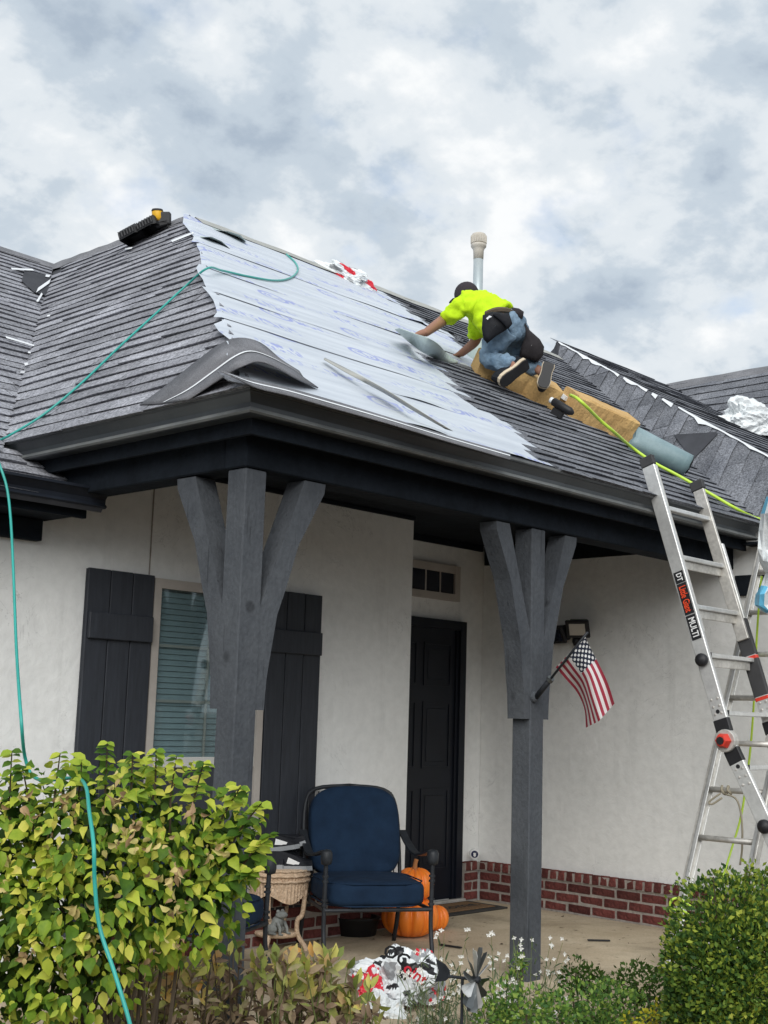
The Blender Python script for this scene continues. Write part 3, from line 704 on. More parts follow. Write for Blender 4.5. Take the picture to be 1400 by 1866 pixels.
# loose flaps near the peak
def flap(pts_px, lifts, m, name='loose_flap', parent=roof_f, pl=PF, k=5):
    """a strip between two pixel polylines on a roof slope, curled up by the given heights"""
    a, b = pts_px; n = len(a); V, Fc = [], []
    for i in range(n):
        p, q = pl.px(*a[i]), pl.px(*b[i])
        for j in range(k+1):
            t = j/k; V.append(tuple(p+(q-p)*t + pl.n*(.012+lifts[i]*t*t)))
    for i in range(n-1):
        for j in range(k): c = i*(k+1)+j; Fc.append((c, c+k+1, c+k+2, c+1))
    return mesh(name, (V, Fc), m, parent, smooth=True)
flap(([(385, 416), (405, 424), (425, 431), (446, 438)], [(392, 422), (412, 431), (432, 442), (446, 448)]), [.0, .03, .05, .02], 'lead_grey')
flap(([(358, 430), (375, 434), (395, 442), (420, 455)], [(362, 436), (380, 444), (400, 450), (420, 458)]), [.0, .04, .03, .0], 'lead_grey')
# lifted hip-cap shingle arching over the gutter corner
def ribbon(name, A, B, m, parent, smooth=True, thick=0):
    n = len(A); V = [tuple(q) for p in zip(A, B) for q in p]; Fc = [(2*i, 2*i+1, 2*i+3, 2*i+2) for i in range(n-1)]
    o = mesh(name, (V, Fc), m, parent, smooth)
    if thick: md = o.modifiers.new('thickness', 'SOLIDIFY'); md.thickness = thick; md.offset = 0
    return o
hv = lambda px, py, h, pl=PF: pl.px(px, py, h)
ua = [hv(300, 735, .02, PLF), hv(345, 712, .03, PLF), hv(390, 680, .05, PLF), PF.px(430, 652, .035), PF.px(458, 643, .05), PF.px(490, 652, .045), PF.px(530, 672, .03), PF.px(553, 688, .015)]
la = [hv(345, 728, .02, PLF), hv(378, 706, .04, PLF), hv(415, 682, .07, PLF), PF.px(440, 668, .06), PF.px(470, 659, .09), PF.px(500, 668, .09), PF.px(540, 690, .055), PF.px(580, 707, .012)]
oa = [hv(255, 738, .012, PLF), hv(300, 705, .018, PLF), hv(350, 665, .022, PLF), PLF.px(400, 628, .025), PF.px(436, 616, .04), PF.px(475, 625, .04), PF.px(512, 655, .03), PF.px(545, 676, .012)]
ribbon('hip_cap', spline(ua, 4), spline(la, 4), 'shingle_cap', roof_l, thick=.006)
ribbon('hip_cap', spline(oa, 4), spline([q+(w-q)*.93 for q, w in zip(oa, ua)], 4), 'shingle_cap', roof_l, thick=.005)
ribbon('cap_edge', spline([q+Z*.006 for q in [a+(o_-a)*.07 for a, o_ in zip(ua, oa)]], 4), spline([q+Z*.007 for q in ua], 4), 'white_flake', roof_l)
# drip-edge starter strip along the front eave
sa = [PF.px(402, 676, .05)] + [PF.px(x, y, .03) for x, y in ((450, 690), (520, 706), (600, 728), (700, 758), (820, 795), (930, 826))]
sb = [PF.px(432, 690, .05)] + [PF.px(x, y, .02) for x, y in ((470, 708), (530, 722), (610, 745), (700, 770), (820, 806), (930, 838))]
ribbon('starter_strip', spline(sa, 4), spline(sb, 4), 'shingle_cap', roof_f, thick=.004)
ribbon('strip_edge', [a+(b-a)*.44+Z*.006 for a, b in zip(spline(sa, 4), spline(sb, 4))], [a+(b-a)*.58+Z*.006 for a, b in zip(spline(sa, 4), spline(sb, 4))], 'white_flake', roof_f)
# white drip edge along the left eave, flakes of old felt along the right hip
ribbon('drip_edge', [Vector((XE+.005, YE+.02, ZE+.012)), Vector((XE+.005, YLEND, ZE+.012))], [Vector((XE+.03, YE+.03, ZE+.034)), Vector((XE+.03, YLEND, ZE+.034))], 'flashing', roof_l)
V, Fc = [], []
rs = random.Random(11); n = 60; hd = (HB0-HIPA)
for i in range(n+1):
    q = HIPA+hd*(i/n); V += [tuple(q+PW1.n*.018), tuple(q-PW1.v*(.015+abs(mnoise.noise(Vector((i*.37, 0, 2))))*.09)+wdir*0+PW1.n*.02)]
Fc = [(2*i, 2*i+1, 2*i+3, 2*i+2) for i in range(n) if not (rs.random() < .06)]
mesh('torn_felt', (V, Fc), 'white_flake', roof_w1)
# bare patch with tape marks by the left valley and the dark bare patch on the wing
def patch(name, pl, quad, m, parent, h=.02):
    return mesh(name, ([tuple(pl.px(x, y, h)) for x, y in quad], [tuple(range(len(quad)))]), m, parent)
patch('bare_felt', PLW, [(45, 492), (92, 503), (122, 516), (104, 545), (62, 532), (40, 512)], 'roof_deck', roof_lw, .024)
for q in ([(66, 533), (70, 524), (93, 508), (90, 516)], [(20, 488), (60, 490), (62, 493), (22, 491)], [(66, 549), (76, 533), (78, 536), (70, 550)], [(84, 500), (92, 501), (90, 505), (83, 504)], [(98, 508), (120, 514), (118, 518), (97, 510)], [(105, 545), (121, 527), (119, 533), (108, 546)], [(118, 505), (132, 506), (128, 511), (118, 510)], [(10, 612), (62, 628), (63, 631), (12, 616)]):
    patch('felt_scrap', PLW, q, 'white_flake', roof_lw, .034)
patch('bare_felt', PW1, [(1228, 792), (1304, 787), (1309, 789), (1262, 838)], 'roof_deck', roof_w1, .022)
for q in ([(44, 662), (50, 660), (52, 664), (46, 666)], [(38, 677), (46, 677), (45, 679), (37, 679)], [(86, 574), (92, 573), (91, 576), (86, 577)], [(52, 640), (56, 641), (56, 644), (51, 643)]): patch('felt_scrap', PLF, q, 'white_flake', roof_l, .03)
patch('felt_scrap', PLF, [(312, 438), (352, 422), (354, 425), (314, 441)], 'white_flake', roof_l, .03)
patch('felt_scrap', PLF, [(228, 452), (242, 450), (240, 453), (228, 455)], 'white_flake', roof_l, .03)

# ------------------------------------------------------------------ window, shutters, door, transom
win = mesh('window', join(box((WX0, YW-.028, WB), (WX0+.05, YW+.02, WT)), box((WX1-.05, YW-.028, WB), (WX1, YW+.02, WT)), box((WX0+.05, YW-.027, WT-.055), (WX1-.05, YW+.02, WT)), box((WX0+.05, YW-.027, WB), (WX1-.05, YW+.02, WB+.05))), 'trim_beige', house)
mesh('meeting_rail', bbox((WX0+.05, YW-.022, WM-.03), (WX1-.05, YW-.002, WM+.03), .004), 'trim_white', win)
mesh('pane', box((WX0+.05, YW-.012, WM+.03), (WX1-.05, YW-.008, WT-.055)), 'window_glass', win)
mesh('screen', box((WX0+.05, YW-.010, WB+.05), (WX1-.05, YW-.004, WM-.03)), 'dark_screen', win)
xm = WX0 + (WX1-WX0)*.5
mesh('muntin', box((xm-.008, YW-.007, WM+.03), (xm+.008, YW-.003, WT-.055)), 'trim_beige', win)
for z in (WM+.03+(WT-.055-WM-.03)*.33, WM+.03+(WT-.055-WM-.03)*.66): mesh('muntin', box((WX0+.05, YW-.0065, z-.008), (WX1-.05, YW-.0025, z+.008)), 'trim_beige', win)
sl = []
z = WM+.04
while z < WT-.07:
    sl.append(xf(cbox((0, 0, 0), (WX1-WX0-.11, .004, .030)), Matrix.Translation((xm, YW+.012, z)) @ Matrix.Rotation(R(-16), 4, 'X'))); z += .0325
j = join(*sl); mesh('blind_slats', (j[0], j[1]), 'blind_slat', win, kind='stuff')
def shutter(x0, x1, zt, zb, label):
    s = mesh('shutter', box((x0+.004, YW-.016, zb+.004), (x1-.004, YW-.003, zt-.004)), 'shutter_paint', house, label=label)
    w = (x1-x0)/3
    for k in range(3): mesh('board', bbox((x0+k*w+.003, YW-.036, zb), (x0+(k+1)*w-.003, YW-.017, zt+random.uniform(-.002, .002)), .003), 'shutter_paint', s)
    zr = at_y((156+277)/2, 1144, YW).z
    for zc_ in (zr, zb+.28): mesh('batten', bbox((x0+.012, YW-.062, zc_-.072), (x1-.012, YW-.037, zc_+.072), .004), 'shutter_paint', s)
shutter(at_y(156, 1033, YW).x, WX0-.006, WT+.012, WB-.05, 'dark board-and-batten shutter left of the window')
shutter(WX1+.006, at_y(582, 1084.5, YW).x, WT+.012, WB-.05, 'dark board-and-batten shutter behind the armchair')
DX1 = at_y(838, 1400, YD).x; DX0 = DX1-1.02; DT = 2.13
door = mesh('door', box((DX0+.07, YD-.012, .03), (DX1-.07, YD-.002, DT-.07)), 'door_paint', house)
for k in range(2):
    for (za, zb) in ((.25, .85), (1.0, 1.5), (1.62, 1.95)):
        xa = DX0+.15+k*.40; V = join(box((xa, YD-.020, za), (xa+.32, YD-.013, za+.015)), box((xa, YD-.020, zb-.015), (xa+.32, YD-.013, zb)), box((xa, YD-.0195, za+.015), (xa+.015, YD-.013, zb-.015)), box((xa+.305, YD-.0195, za+.015), (xa+.32, YD-.013, zb-.015)), bbox((xa+.05, YD-.018, za+.05), (xa+.27, YD-.013, zb-.05), .003))
        mesh('door_panel', (V[0], V[1]), 'door_paint', door)
mesh('door_frame', (lambda j: (j[0], j[1]))(join(box((DX0, YD-.045, 0), (DX0+.07, YD-.002, DT)), box((DX1-.07, YD-.045, 0), (DX1, YD-.002, DT)), box((DX0+.07, YD-.044, DT-.07), (DX1-.07, YD-.002, DT)), box((DX1-.10, YD-.028, .02), (DX1-.072, YD-.002, DT-.07)))), 'door_paint', house)
mesh('threshold', bbox((DX0, YD-.09, 0), (DX1, YD-.046, .03), .005), 'aluminium_worn', house)
kz = lathe([(.0, 0), (.014, 0), (.014, .03), (.028, .035), (.032, .05), (.026, .066), (.0, .07)], 14)
mesh('door_knob', xf(kz, Matrix.Translation((DX0+.13, YD-.013, .95)) @ Matrix.Rotation(R(90), 4, 'X')), 'steel_dark', door, smooth=True)
tx1 = at_y(834, 1060, YD).x; tz1, tz0 = at_y(800, 1028, YD).z, at_y(800, 1093, YD).z; tx0 = tx1-.80
tw = mesh('transom_window', (lambda j: (j[0], j[1]))(join(box((tx0, YD-.030, tz0), (tx0+.06, YD-.002, tz1)), box((tx1-.06, YD-.030, tz0), (tx1, YD-.002, tz1)), box((tx0+.06, YD-.029, tz1-.06), (tx1-.06, YD-.002, tz1)), box((tx0+.06, YD-.029, tz0), (tx1-.06, YD-.002, tz0+.055)))), 'trim_beige', house)
nP = 4; pw = (tx1-tx0-.12)/nP
for k in range(nP):
    mesh('pane', box((tx0+.06+k*pw+.006, YD-.014, tz0+.055), (tx0+.06+(k+1)*pw-.006, YD-.006, tz1-.06)), 'dark_glass', tw)
    if k: mesh('muntin', box((tx0+.06+k*pw-.006, YD-.020, tz0+.055), (tx0+.06+k*pw+.006, YD-.004, tz1-.06)), 'trim_beige', tw)


# ------------------------------------------------------------------ flue pipe on the roof
fp = PF.px(862, 650, 0); FPB = Vector((fp.x, fp.y, fp.z))
base_d = (FPB-EYE).dot(FW)
def up_to(py): return EYE.z + 0
pipe_x = at_d(872, 470, base_d+.05)
fl = thing('flue_pipe', 'tall galvanised flue pipe with a ribbed beige cap rising behind the worker', 'flue pipe', (pipe_x.x, pipe_x.y, FPB.z))
pz0, pz1 = FPB.z-.1, at_d(872, 452, base_d+.05).z
pr = 9.0/FPX*base_d
mesh('pipe', lathe([(pr, 0), (pr, pz1-pz0)], 20, (pipe_x.x, pipe_x.y, pz0)), 'galvanised', fl, smooth=True)
zc0, zc1 = at_d(872, 447, base_d).z, at_d(872, 418, base_d).z; hc = zc1-zc0; cr = 14.5/FPX*base_d
mesh('collar', lathe([(pr*1.02, -.09), (pr*1.08, -.02), (cr*.8, 0.0), (cr*.98, .012), (cr*.98, .03), (cr*.7, .032)], 20, (pipe_x.x, pipe_x.y, zc0)), 'pvc', fl, smooth=True)
cap_ = mesh('vent_cap', lathe([(cr*.8, .033), (cr*.94, .036), (cr*.94, hc*.8), (cr*.85, hc*.93), (cr*.55, hc), (0.01, hc)], 24, (pipe_x.x, pipe_x.y, zc0)), 'pvc', fl, smooth=True)
for k in range(22):
    a = 2*math.pi*k/22; q = Vector((pipe_x.x+cr*.95*math.cos(a), pipe_x.y+cr*.95*math.sin(a), zc0))
    mesh('rib', tube([q+Z*.036, q+Z*hc*.8], .006, 4), 'pvc', cap_)
# flashing boot
bq = PF.px(860, 655, .0); ax = Z
mesh('flashing_boot', lathe([(pr*2.1, -.14), (pr*1.75, .05), (pr*1.25, .22), (pr*1.06, .24)], 20, (pipe_x.x, pipe_x.y, FPB.z)), 'lead_grey', fl, smooth=True)
mesh('storm_collar', lathe([(pr*1.0, .22), (pr*1.42, .225), (pr*1.42, .25), (pr*1.0, .27)], 20, (pipe_x.x, pipe_x.y, FPB.z)), 'black_plastic', fl, smooth=True)

# ------------------------------------------------------------------ foam pads, roll, tools on the roof
def foam_pad(label, a_px, b_px, w, h, seed):
    """a long ragged block lying along the slope between two photo points of its lower edge"""
    A, B = PF.px(*a_px, 0), PF.px(*b_px, 0); d = (B-A).normalized(); s = PF.n.cross(d); ln = (B-A).length; n = 22; V, Fc = [], []
    sec = [(0, 0), (0, h*.55), (.004, h*.95), (.020, h*1.02), (w-.02, h*1.02), (w, h*.93), (w, 0), (w*.5, 0)]
    for i in range(n+1):
        t = i/n
        for k, (a, b) in enumerate(sec):
            q = Vector((t*ln*7, k*1.3, seed)); jx = .008*mnoise.noise(q*2.1)+(.006*mnoise.noise(q*6) if k in (1, 2) else 0)
            if k in (0, 1, 2) and seed == 1 and t < .62: jx += .06*max(0, mnoise.noise(Vector((t*14, 3, 1))))
            e = (.025*mnoise.noise(Vector((k*2.3, seed*5, i*.01))) if i in (0, n) else 0)
            V.append(tuple(A+d*(t*ln+e)+s*(a+jx)+PF.n*(b+.006*mnoise.noise(q*1.7+Vector((9, 0, 0)))+.012)))
    m = len(sec)
    for i in range(n):
        for k in range(m): Fc.append((i*m+k, (i+1)*m+k, (i+1)*m+(k+1) % m, i*m+(k+1) % m))
    Fc += [tuple(range(m)), tuple(n*m+k for k in range(m))[::-1]]
    o = mesh('foam_pad', (V, Fc), 'foam'); recalc(o); tag(o, label, 'foam pad', 'foam pads on the roof')
    return o
foam_pad('long torn yellow foam pad under the kneeling worker', (866, 684), (1006, 750), .26, .15, 1)
foam_pad('shorter yellow foam pad between the worker and the rolled sheet', (1036, 762), (1146, 810), .26, .16, 2)
# rolled metal sheet
ra, rb = PF.px(1154, 796, .09), PF.px(1254, 848, .09); rd = (rb-ra).normalized(); rs_ = PF.n.cross(rd); V, Fc = [], []
nt, na = 10, 26
for i in range(nt+1):
    for k in range(na+1):
        an = R(200)+k/na*R(470); rr_ = .070+.020*k/na + (.05*(1-i/nt)**2 if k > na*.72 else 0)*(k/na)
        V.append(tuple(ra+(rb-ra)*(i/nt) + (rs_*math.cos(an)+PF.n*math.sin(an))*rr_ + rd*(.02*mnoise.noise(Vector((k*.7, i, 3))) if i in (0, nt) else 0)))
for i in range(nt):
    for k in range(na): c = i*(na+1)+k; Fc.append((c, c+1, c+na+2, c+na+1))
roll = thing('rolled_sheet', 'blue-grey rolled sheet lying beside the foam pad above the ladder', 'roll', ra-PF.n*.06)
o = mesh('outer_sheet', (V, Fc), 'roll_sheet', roll, smooth=True); md = o.modifiers.new('thickness', 'SOLIDIFY'); md.thickness = .003
mesh('dark_hollow', tube([ra+rd*.03, rb+rd*.014], .060, 14), 'roll_shade', roll)  # solid black plug painted as the shaded hollow of the roll
# white carton edge and a tool behind the pads
tq = PF.px(1022, 735, .14)
cart = mesh('carton', xf(cbox((0, 0, 0), (.30, .06, .03)), frame_m(PF.px(1016, 714, .10), nrm(PF.px(1030, 738)-PF.px(1000, 716)), PF.n.cross(nrm(PF.px(1030, 738)-PF.px(1000, 716))), PF.n)), 'film_white'); tag(cart, 'flat white carton behind the foam pad at the worker’s feet'.replace('’', "'"), 'carton')
nl = thing('air_nailer', 'small dark nail gun where the lime hose ends', 'nail gun', PF.px(1040, 742, .02))
q = PF.px(1026, 742, .09); d1 = nrm(PF.px(1070, 752)-PF.px(1030, 728)); s1 = PF.n.cross(d1)
mesh('body', tube([q-d1*.09, q-d1*.08, q+d1*.06, q+d1*.09], [.02, .03, .03, .014], 10), 'black_plastic', nl, smooth=True)
mesh('handle', xf(bbox((-.014, -.05, -.014), (.014, .05, .014), .005), frame_m(q+s1*.05, d1, s1, PF.n)), 'grip_grey', nl)
mesh('magazine', xf(bbox((-.06, -.015, -.08), (.03, .015, -.03), .005), frame_m(q, d1, s1, PF.n)), 'black_plastic', nl)
mesh('cylinder_end', tube([q-d1*.11, q-d1*.09], .022, 10), 'film_white', nl)

# loose flashing strip on the underlayment
fa = [PF.px(590, 655, .03), PF.px(640, 684, .045), PF.px(700, 716, .04), PF.px(760, 752, .05), PF.px(812, 782, .03)]
fb = [PF.px(592, 652, .03), PF.px(650, 681, .06), PF.px(708, 713, .08), PF.px(767, 750, .07), PF.px(826, 786, .03)]
o = ribbon('flashing_strip', spline(fa, 4), spline(fb, 4), 'flashing', None, thick=.003); tag(o, 'long bent grey flashing strip lying loose on the white underlayment', 'flashing strip')
# bent sheet metal flashing under the worker's hand
ga = [PF.px(720, 600, .10), PF.px(744, 622, .03), PF.px(768, 640, .06), PF.px(790, 652, .02), PF.px(812, 660, .015), PF.px(832, 662, .012)]
gb = [PF.px(728, 598, .14), PF.px(756, 608, .16), PF.px(780, 616, .20), PF.px(800, 628, .16), PF.px(818, 648, .05), PF.px(836, 660, .012)]
o = ribbon('sheet_flashing', spline(ga, 5), spline(gb, 5), 'lead_grey', None, thick=.004); tag(o, "crumpled green-grey metal flashing sheet held down by the worker's hand", 'metal sheet')

# ------------------------------------------------------------------ crumpled plastic wrappers
def crumple(name, label, cat, c, ax, r, mats, seed, n=5, amp=.45, group=None, patch_f=3.2):
    """a wad of film: folded facets over an uneven lump; ax = three axes, r = half sizes"""
    bm = bmesh.new(); bmesh.ops.create_icosphere(bm, subdivisions=n, radius=1)
    a, b, d = [Vector(q) for q in ax]; c = Vector(c); base = c
    for v in bm.verts:
        p = v.co.copy(); s = 1 + amp*mnoise.noise(p*1.3+Vector((seed, 0, 0)))*1.1 - amp*.5*abs(mnoise.noise(p*3.1+Vector((0, seed, 0)))) - amp*.30*abs(mnoise.noise(p*6.3+Vector((2, seed, 1)))) - amp*.14*abs(mnoise.noise(p*13))
        h = max(p.z, -.35); v.co = Vector((p.x*s, p.y*s, h*s))
    me = bpy.data.meshes.new(name)
    for q in mats: me.materials.append(MATS[q])
    for f in bm.faces:
        t = mnoise.noise(f.calc_center_median()*patch_f+Vector((seed*3.1, 2, 7))); k = 0
        if len(mats) > 1: k = 1 if t > .24 else (2 if t < -.30 and len(mats) > 2 else 0)
        if len(mats) > 3 and -.02 < t < .05: k = 3
        f.material_index = k
    for v in bm.verts: v.co = a*v.co.x*r[0]+b*v.co.y*r[1]+d*(v.co.z+.35)*r[2]
    bm.to_mesh(me); bm.free(); o = bpy.data.objects.new(name, me); link(o); o.location = base
    return tag(o, label, cat, group)
d1 = PF.u; 
crumple('shingle_wrapper', 'red and white crumpled shingle wrapper lying near the roof ridge', 'wrapper', PF.px(628, 508, .0), (nrm(PF.px(670, 525)-PF.px(590, 485)), PF.n.cross(nrm(PF.px(670, 525)-PF.px(590, 485))), PF.n), (.235, .085, .085), ['film_white', 'film_red', 'film_grey'], 5, amp=.5, patch_f=1.6)
b3 = PW2.px(1368, 790, .02)
crumple('plastic_bag', 'white plastic bag with faint red print lying on the far right roof slope', 'plastic bag', PW3.px(1372, 788, .0), (nrm((.75, -.65, -.1)), nrm((.6, .75, .35)), nrm((-.25, -.3, .9))), (.42, .24, .24), ['film_white'], 9, amp=.5)
bt = at_d(1385, 782, (PW3.px(1372, 788)-EYE).dot(FW)-.12)
wrap = thing('wrapper_pile', 'heap of white, red and black crumpled wrappers on the porch edge', 'wrapper', at_d(722, 1815, 6.15))
wc = at_d(722, 1815, 6.15)
w1 = crumple('film', '', '', wc, (RT, FW, Z), (.20, .14, .17), ['film_white', 'film_black', 'film_grey'], 14, amp=.55, patch_f=2.6)
w2 = crumple('film', '', '', at_d(672, 1822, 6.05), (RT, FW, Z), (.085, .08, .11), ['film_red', 'film_white', 'film_red'], 3, amp=.5)
w3 = crumple('film', '', '', at_d(770, 1815, 6.2), (RT, FW, Z), (.09, .09, .15), ['film_grey', 'film_white', 'film_red'], 8, amp=.5)
w4 = crumple('film', '', '', at_d(700, 1858, 5.95), (RT, FW, Z), (.10, .08, .09), ['film_white'], 21, amp=.5)
for q in (w1, w2, w3, w4):
    for k in ('label', 'category', 'group'):
        if k in q: del q[k]
    wl_ = q.location.copy(); q.parent = wrap; q.location = wl_-Vector(wrap.location)
wt = text_vf('oint', .075, at_d(757, 1775, 5.98), RT*.8-UP*.6, UP*.8+RT*.6, 0)
mesh('print', wt, 'film_red', wrap)
wt = text_vf('OC', .085, at_d(722, 1742, 6.02), RT*.85-UP*.5, UP*.85+RT*.5, 0)
mesh('print', wt, 'film_black', wrap)
# bag hung at the gutter end
bag = thing('hanging_bag', 'white and blue plastic bag hanging over the gutter end behind the ladder', 'plastic bag', at_d(1400, 1000, 7.75))
V, Fc = [], []; rows_px = [(1398, 905, 1440), (1388, 935, 1450), (1384, 965, 1450), (1382, 1000, 1450), (1385, 1025, 1448), (1396, 1045, 1440), (1388, 1068, 1442), (1378, 1085, 1446), (1376, 1100, 1448), (1392, 1114, 1440), (1412, 1122, 1430)]
k_ = 9
for i, (x0, y_, x1) in enumerate(rows_px):
    for j in range(k_+1):
        t = j/k_; V.append(tuple(at_d(x0+(x1-x0)*t, y_+6*mnoise.noise(Vector((t*4, i*.8, 3))), 7.72+.14*mnoise.noise(Vector((t*3.5, i*.55, 1)))-.10*math.sin(math.pi*t))))
mi = []
for i in range(len(rows_px)-1):
    for j in range(k_): c = i*(k_+1)+j; Fc.append((c, c+1, c+k_+2, c+k_+1)); mi.append(1 if (i in (6, 7, 8) and j < 2) or (i == 0 and j == 0) else 0)
o = mesh('film', (V, Fc, mi), ['film_white', 'film_blue'], bag); md = o.modifiers.new('thickness', 'SOLIDIFY'); md.thickness = .004

# ------------------------------------------------------------------ ridge: roof vent case and nail gun
rc = PLF.px(262, 437, .05); rd = nrm(TT-Vector((XPK, YR, ZR))); ru = nrm(Z-rd*Z.dot(rd)); rsd = rd.cross(ru)
vc = thing('ridge_vent_box', 'black ribbed plastic vent box resting on the left roof ridge', 'vent box', PLF.px(262, 440, 0))
rv0, rv1 = PLF.px(240, 452, 0), PLF.px(304, 418, 0)
dirv = nrm(rv1-rv0); lnv = (rv1-rv0).length; up_ = nrm(Z-dirv*Z.dot(dirv)); sd = dirv.cross(up_)
prof = [(-.10, 0), (-.105, .065), (-.07, .10), (.07, .10), (.105, .065), (.10, 0)]
for a, b, sc in ((0, .50, 1.0), (.505, 1, .94)):
    pv, pf_ = [], []
    for t, e in ((a, .9), (a+.03, 1), (b-.05, 1), (b, .82)):
        for (x_, h_) in prof: pv.append(tuple(rv0+dirv*(lnv*t)+sd*(x_*sc*e+.06)+up_*(h_*sc*e*.9+.0)))
    n = len(prof)
    for i in range(3):
        for k in range(n-1): pf_.append((i*n+k, i*n+k+1, (i+1)*n+k+1, (i+1)*n+k))
    pf_ += [tuple(range(n)), tuple(3*n+k for k in range(n))[::-1]]
    sh = recalc(mesh('shell', (pv, pf_), 'black_plastic', vc))
    for k in range(6):
        t = a+(b-a)*(k+.7)/6.6
        for s_ in (-1, 1): mesh('rib', tube([rv0+dirv*(lnv*t)+sd*(s_*.108*sc+.06)+up_*.01, rv0+dirv*(lnv*t)+sd*(s_*.114*sc+.06)+up_*.058], .006, 4), 'grip_grey', sh)
ng = thing('nail_gun', 'yellow and black nail gun lying on the black vent box at the ridge', 'nail gun', at_d(288, 408, (rv1-EYE).dot(FW)))
gd = (rv1-EYE).dot(FW); px_ = lambda x, y, dd=0: at_d(x, y, gd+dd-.05)
mesh('head', tube([px_(288, 403), px_(288, 398), px_(287, 386), px_(287, 383)], [.035, .042, .042, .034], 12), 'tool_yellow', ng, smooth=True)
mesh('end_cap', tube([px_(287, 385), px_(287, 381.5)], [.045, .040], 12), 'grip_grey', ng, smooth=True)
mesh('nose', tube([px_(272, 404.5), px_(288, 400)], [.018, .024], 10), 'pvc', ng, smooth=True)
mesh('nose_tip', tube([px_(270.5, 405), px_(273, 404)], [.036, .034], 10), 'black_plastic', ng)
mesh('magazine', xf(bbox((-.055, -.03, -.045), (.055, .03, .045), .008), frame_m(px_(298, 398), RT, FW, UP)), 'grip_grey', ng)
mesh('foot', tube([px_(303, 402), px_(307, 414)], .012, 6), 'black_plastic', ng)
mesh('battery', xf(bbox((-.05, -.03, -.02), (.045, .03, .02), .006), frame_m(px_(297, 408), nrm(RT+UP*.25), FW, UP)), 'black_plastic', ng)

# ------------------------------------------------------------------ the worker
S = 232.0
hip0 = PF.px(935, 640, 0); D0 = (PF.px(930, 690, .1)-EYE).dot(FW)
def J(px, py, dd=0): return at_d(px, py, D0+dd)
wk = thing('person', 'roof worker in lime shirt, jeans and dark cap kneeling on the yellow foam pad', 'person', PF.px(925, 690, 0))
def skin(name, verts, edges, radii, m, root=0, sub=2, fold=0):
    me = bpy.data.meshes.new(name); org = ORG[wk]; me.from_pydata([tuple(Vector(q)-org) for q in verts], edges, []); me.materials.append(MATS[m])
    o = bpy.data.objects.new(name, me); link(o, wk); md = o.modifiers.new('skin', 'SKIN'); md.use_smooth_shade = True
    for i, r in enumerate(radii):
        sv = me.skin_vertices[0].data[i]; sv.radius = (r, r) if not isinstance(r, tuple) else r; sv.use_root = (i == root)
    s_ = o.modifiers.new('smooth', 'SUBSURF'); s_.levels = s_.render_levels = sub
    if fold:
        tx_ = bpy.data.textures.new('folds', 'CLOUDS'); tx_.noise_scale = .055; tx_.noise_depth = 2
        dm_ = o.modifiers.new('folds', 'DISPLACE'); dm_.texture = tx_; dm_.strength = fold; dm_.mid_level = .5; dm_.texture_coords = 'LOCAL'
    return o
lh = PF.px(762, 610, .10)     # left palm, on the metal sheet
rh = PF.px(838, 645, .03)
hand_d = (lh-EYE).dot(FW)-D0; rhand_d = (rh-EYE).dot(FW)-D0
PELV = J(930, 592, .10); WAIST = J(910, 578, .10); CHEST = J(876, 562, .18); NECK = J(856, 546, .24); HEAD = J(850, 533, .28)
LSH = J(849, 553, .12); LEL = J(806, 585, .22); LWR = J(775, 607, hand_d-.02)
RSH = J(872, 566, .36); REL = J(868, 622, .40); RWR = J(846, 640, rhand_d-.02)
LHP = J(918, 602, .0); LKN = J(886, 655, .06); LAN = J(940, 668, -.12); LTO = J(910, 692, -.20)
RHP = J(944, 604, .20); RKN = J(930, 655, .30); RAN = J(984, 674, .12); RTO = J(990, 703, .05)
LTO = LAN+(LTO-LAN)*.35; RTO = RAN+(RTO-RAN)*.35
bv = [PELV, WAIST, CHEST, NECK, HEAD, LSH, LEL, LWR, lh, RSH, REL, RWR, rh, LHP, LKN, LAN, LTO, RHP, RKN, RAN, RTO]
be = [(0, 1), (1, 2), (2, 3), (3, 4), (2, 5), (5, 6), (6, 7), (7, 8), (2, 9), (9, 10), (10, 11), (11, 12), (0, 13), (13, 14), (14, 15), (15, 16), (0, 17), (17, 18), (18, 19), (19, 20)]
br = [.08, .07, .07, .05, .076, .06, .042, .030, .034, .06, .042, .030, .034, .07, .05, .034, .024, .07, .05, .034, .024]
def fingers(palm, wrist, spread, nn):
    d = (palm-wrist).normalized(); s = nn.cross(d).normalized(); i0 = len(bv)
    for k, (off, ln) in enumerate(((-.030, .062), (-.010, .072), (.010, .068), (.028, .052))):
        a = palm + d*.02 + s*off; b = palm+d*(.02+ln*.55)+s*off*1.3+nn*.006; c = palm+d*(.02+ln)+s*off*1.5-nn*.006
        bv.extend([a, b, c]); br.extend([.0095, .009, .007]); n = len(bv); be.extend([(palm_i, n-3), (n-3, n-2), (n-2, n-1)])
    a = palm - d*.015 - s*.035; b = palm + d*.015 - s*.06; bv.extend([a, b]); br.extend([.012, .009]); n = len(bv); be.extend([(palm_i, n-2), (n-2, n-1)])
palm_i = 8; fingers(lh, LWR, .03, PF.n)
palm_i = 12; fingers(rh, RWR, .03, PF.n)
skin('body', bv, be, br, 'skin')
# shirt: torso, shoulders, sleeves to the elbow
LSL = LSH+(LEL-LSH)*.98; 
skin('shirt', [WAIST+(PELV-WAIST)*.25, CHEST+(WAIST-CHEST)*.35, CHEST, NECK+(CHEST-NECK)*.18, LSH, LSH+(LEL-LSH)*.5, LEL, RSH, RSH+(REL-RSH)*.55, REL, J(897, 604, .05)],
     [(0, 1), (1, 2), (2, 3), (2, 4), (4, 5), (5, 6), (2, 7), (7, 8), (8, 9), (1, 10)], [.128, .138, .142, .085, .090, .074, .062, .090, .074, .062, .075], 'hi_vis', sub=3, fold=.055)
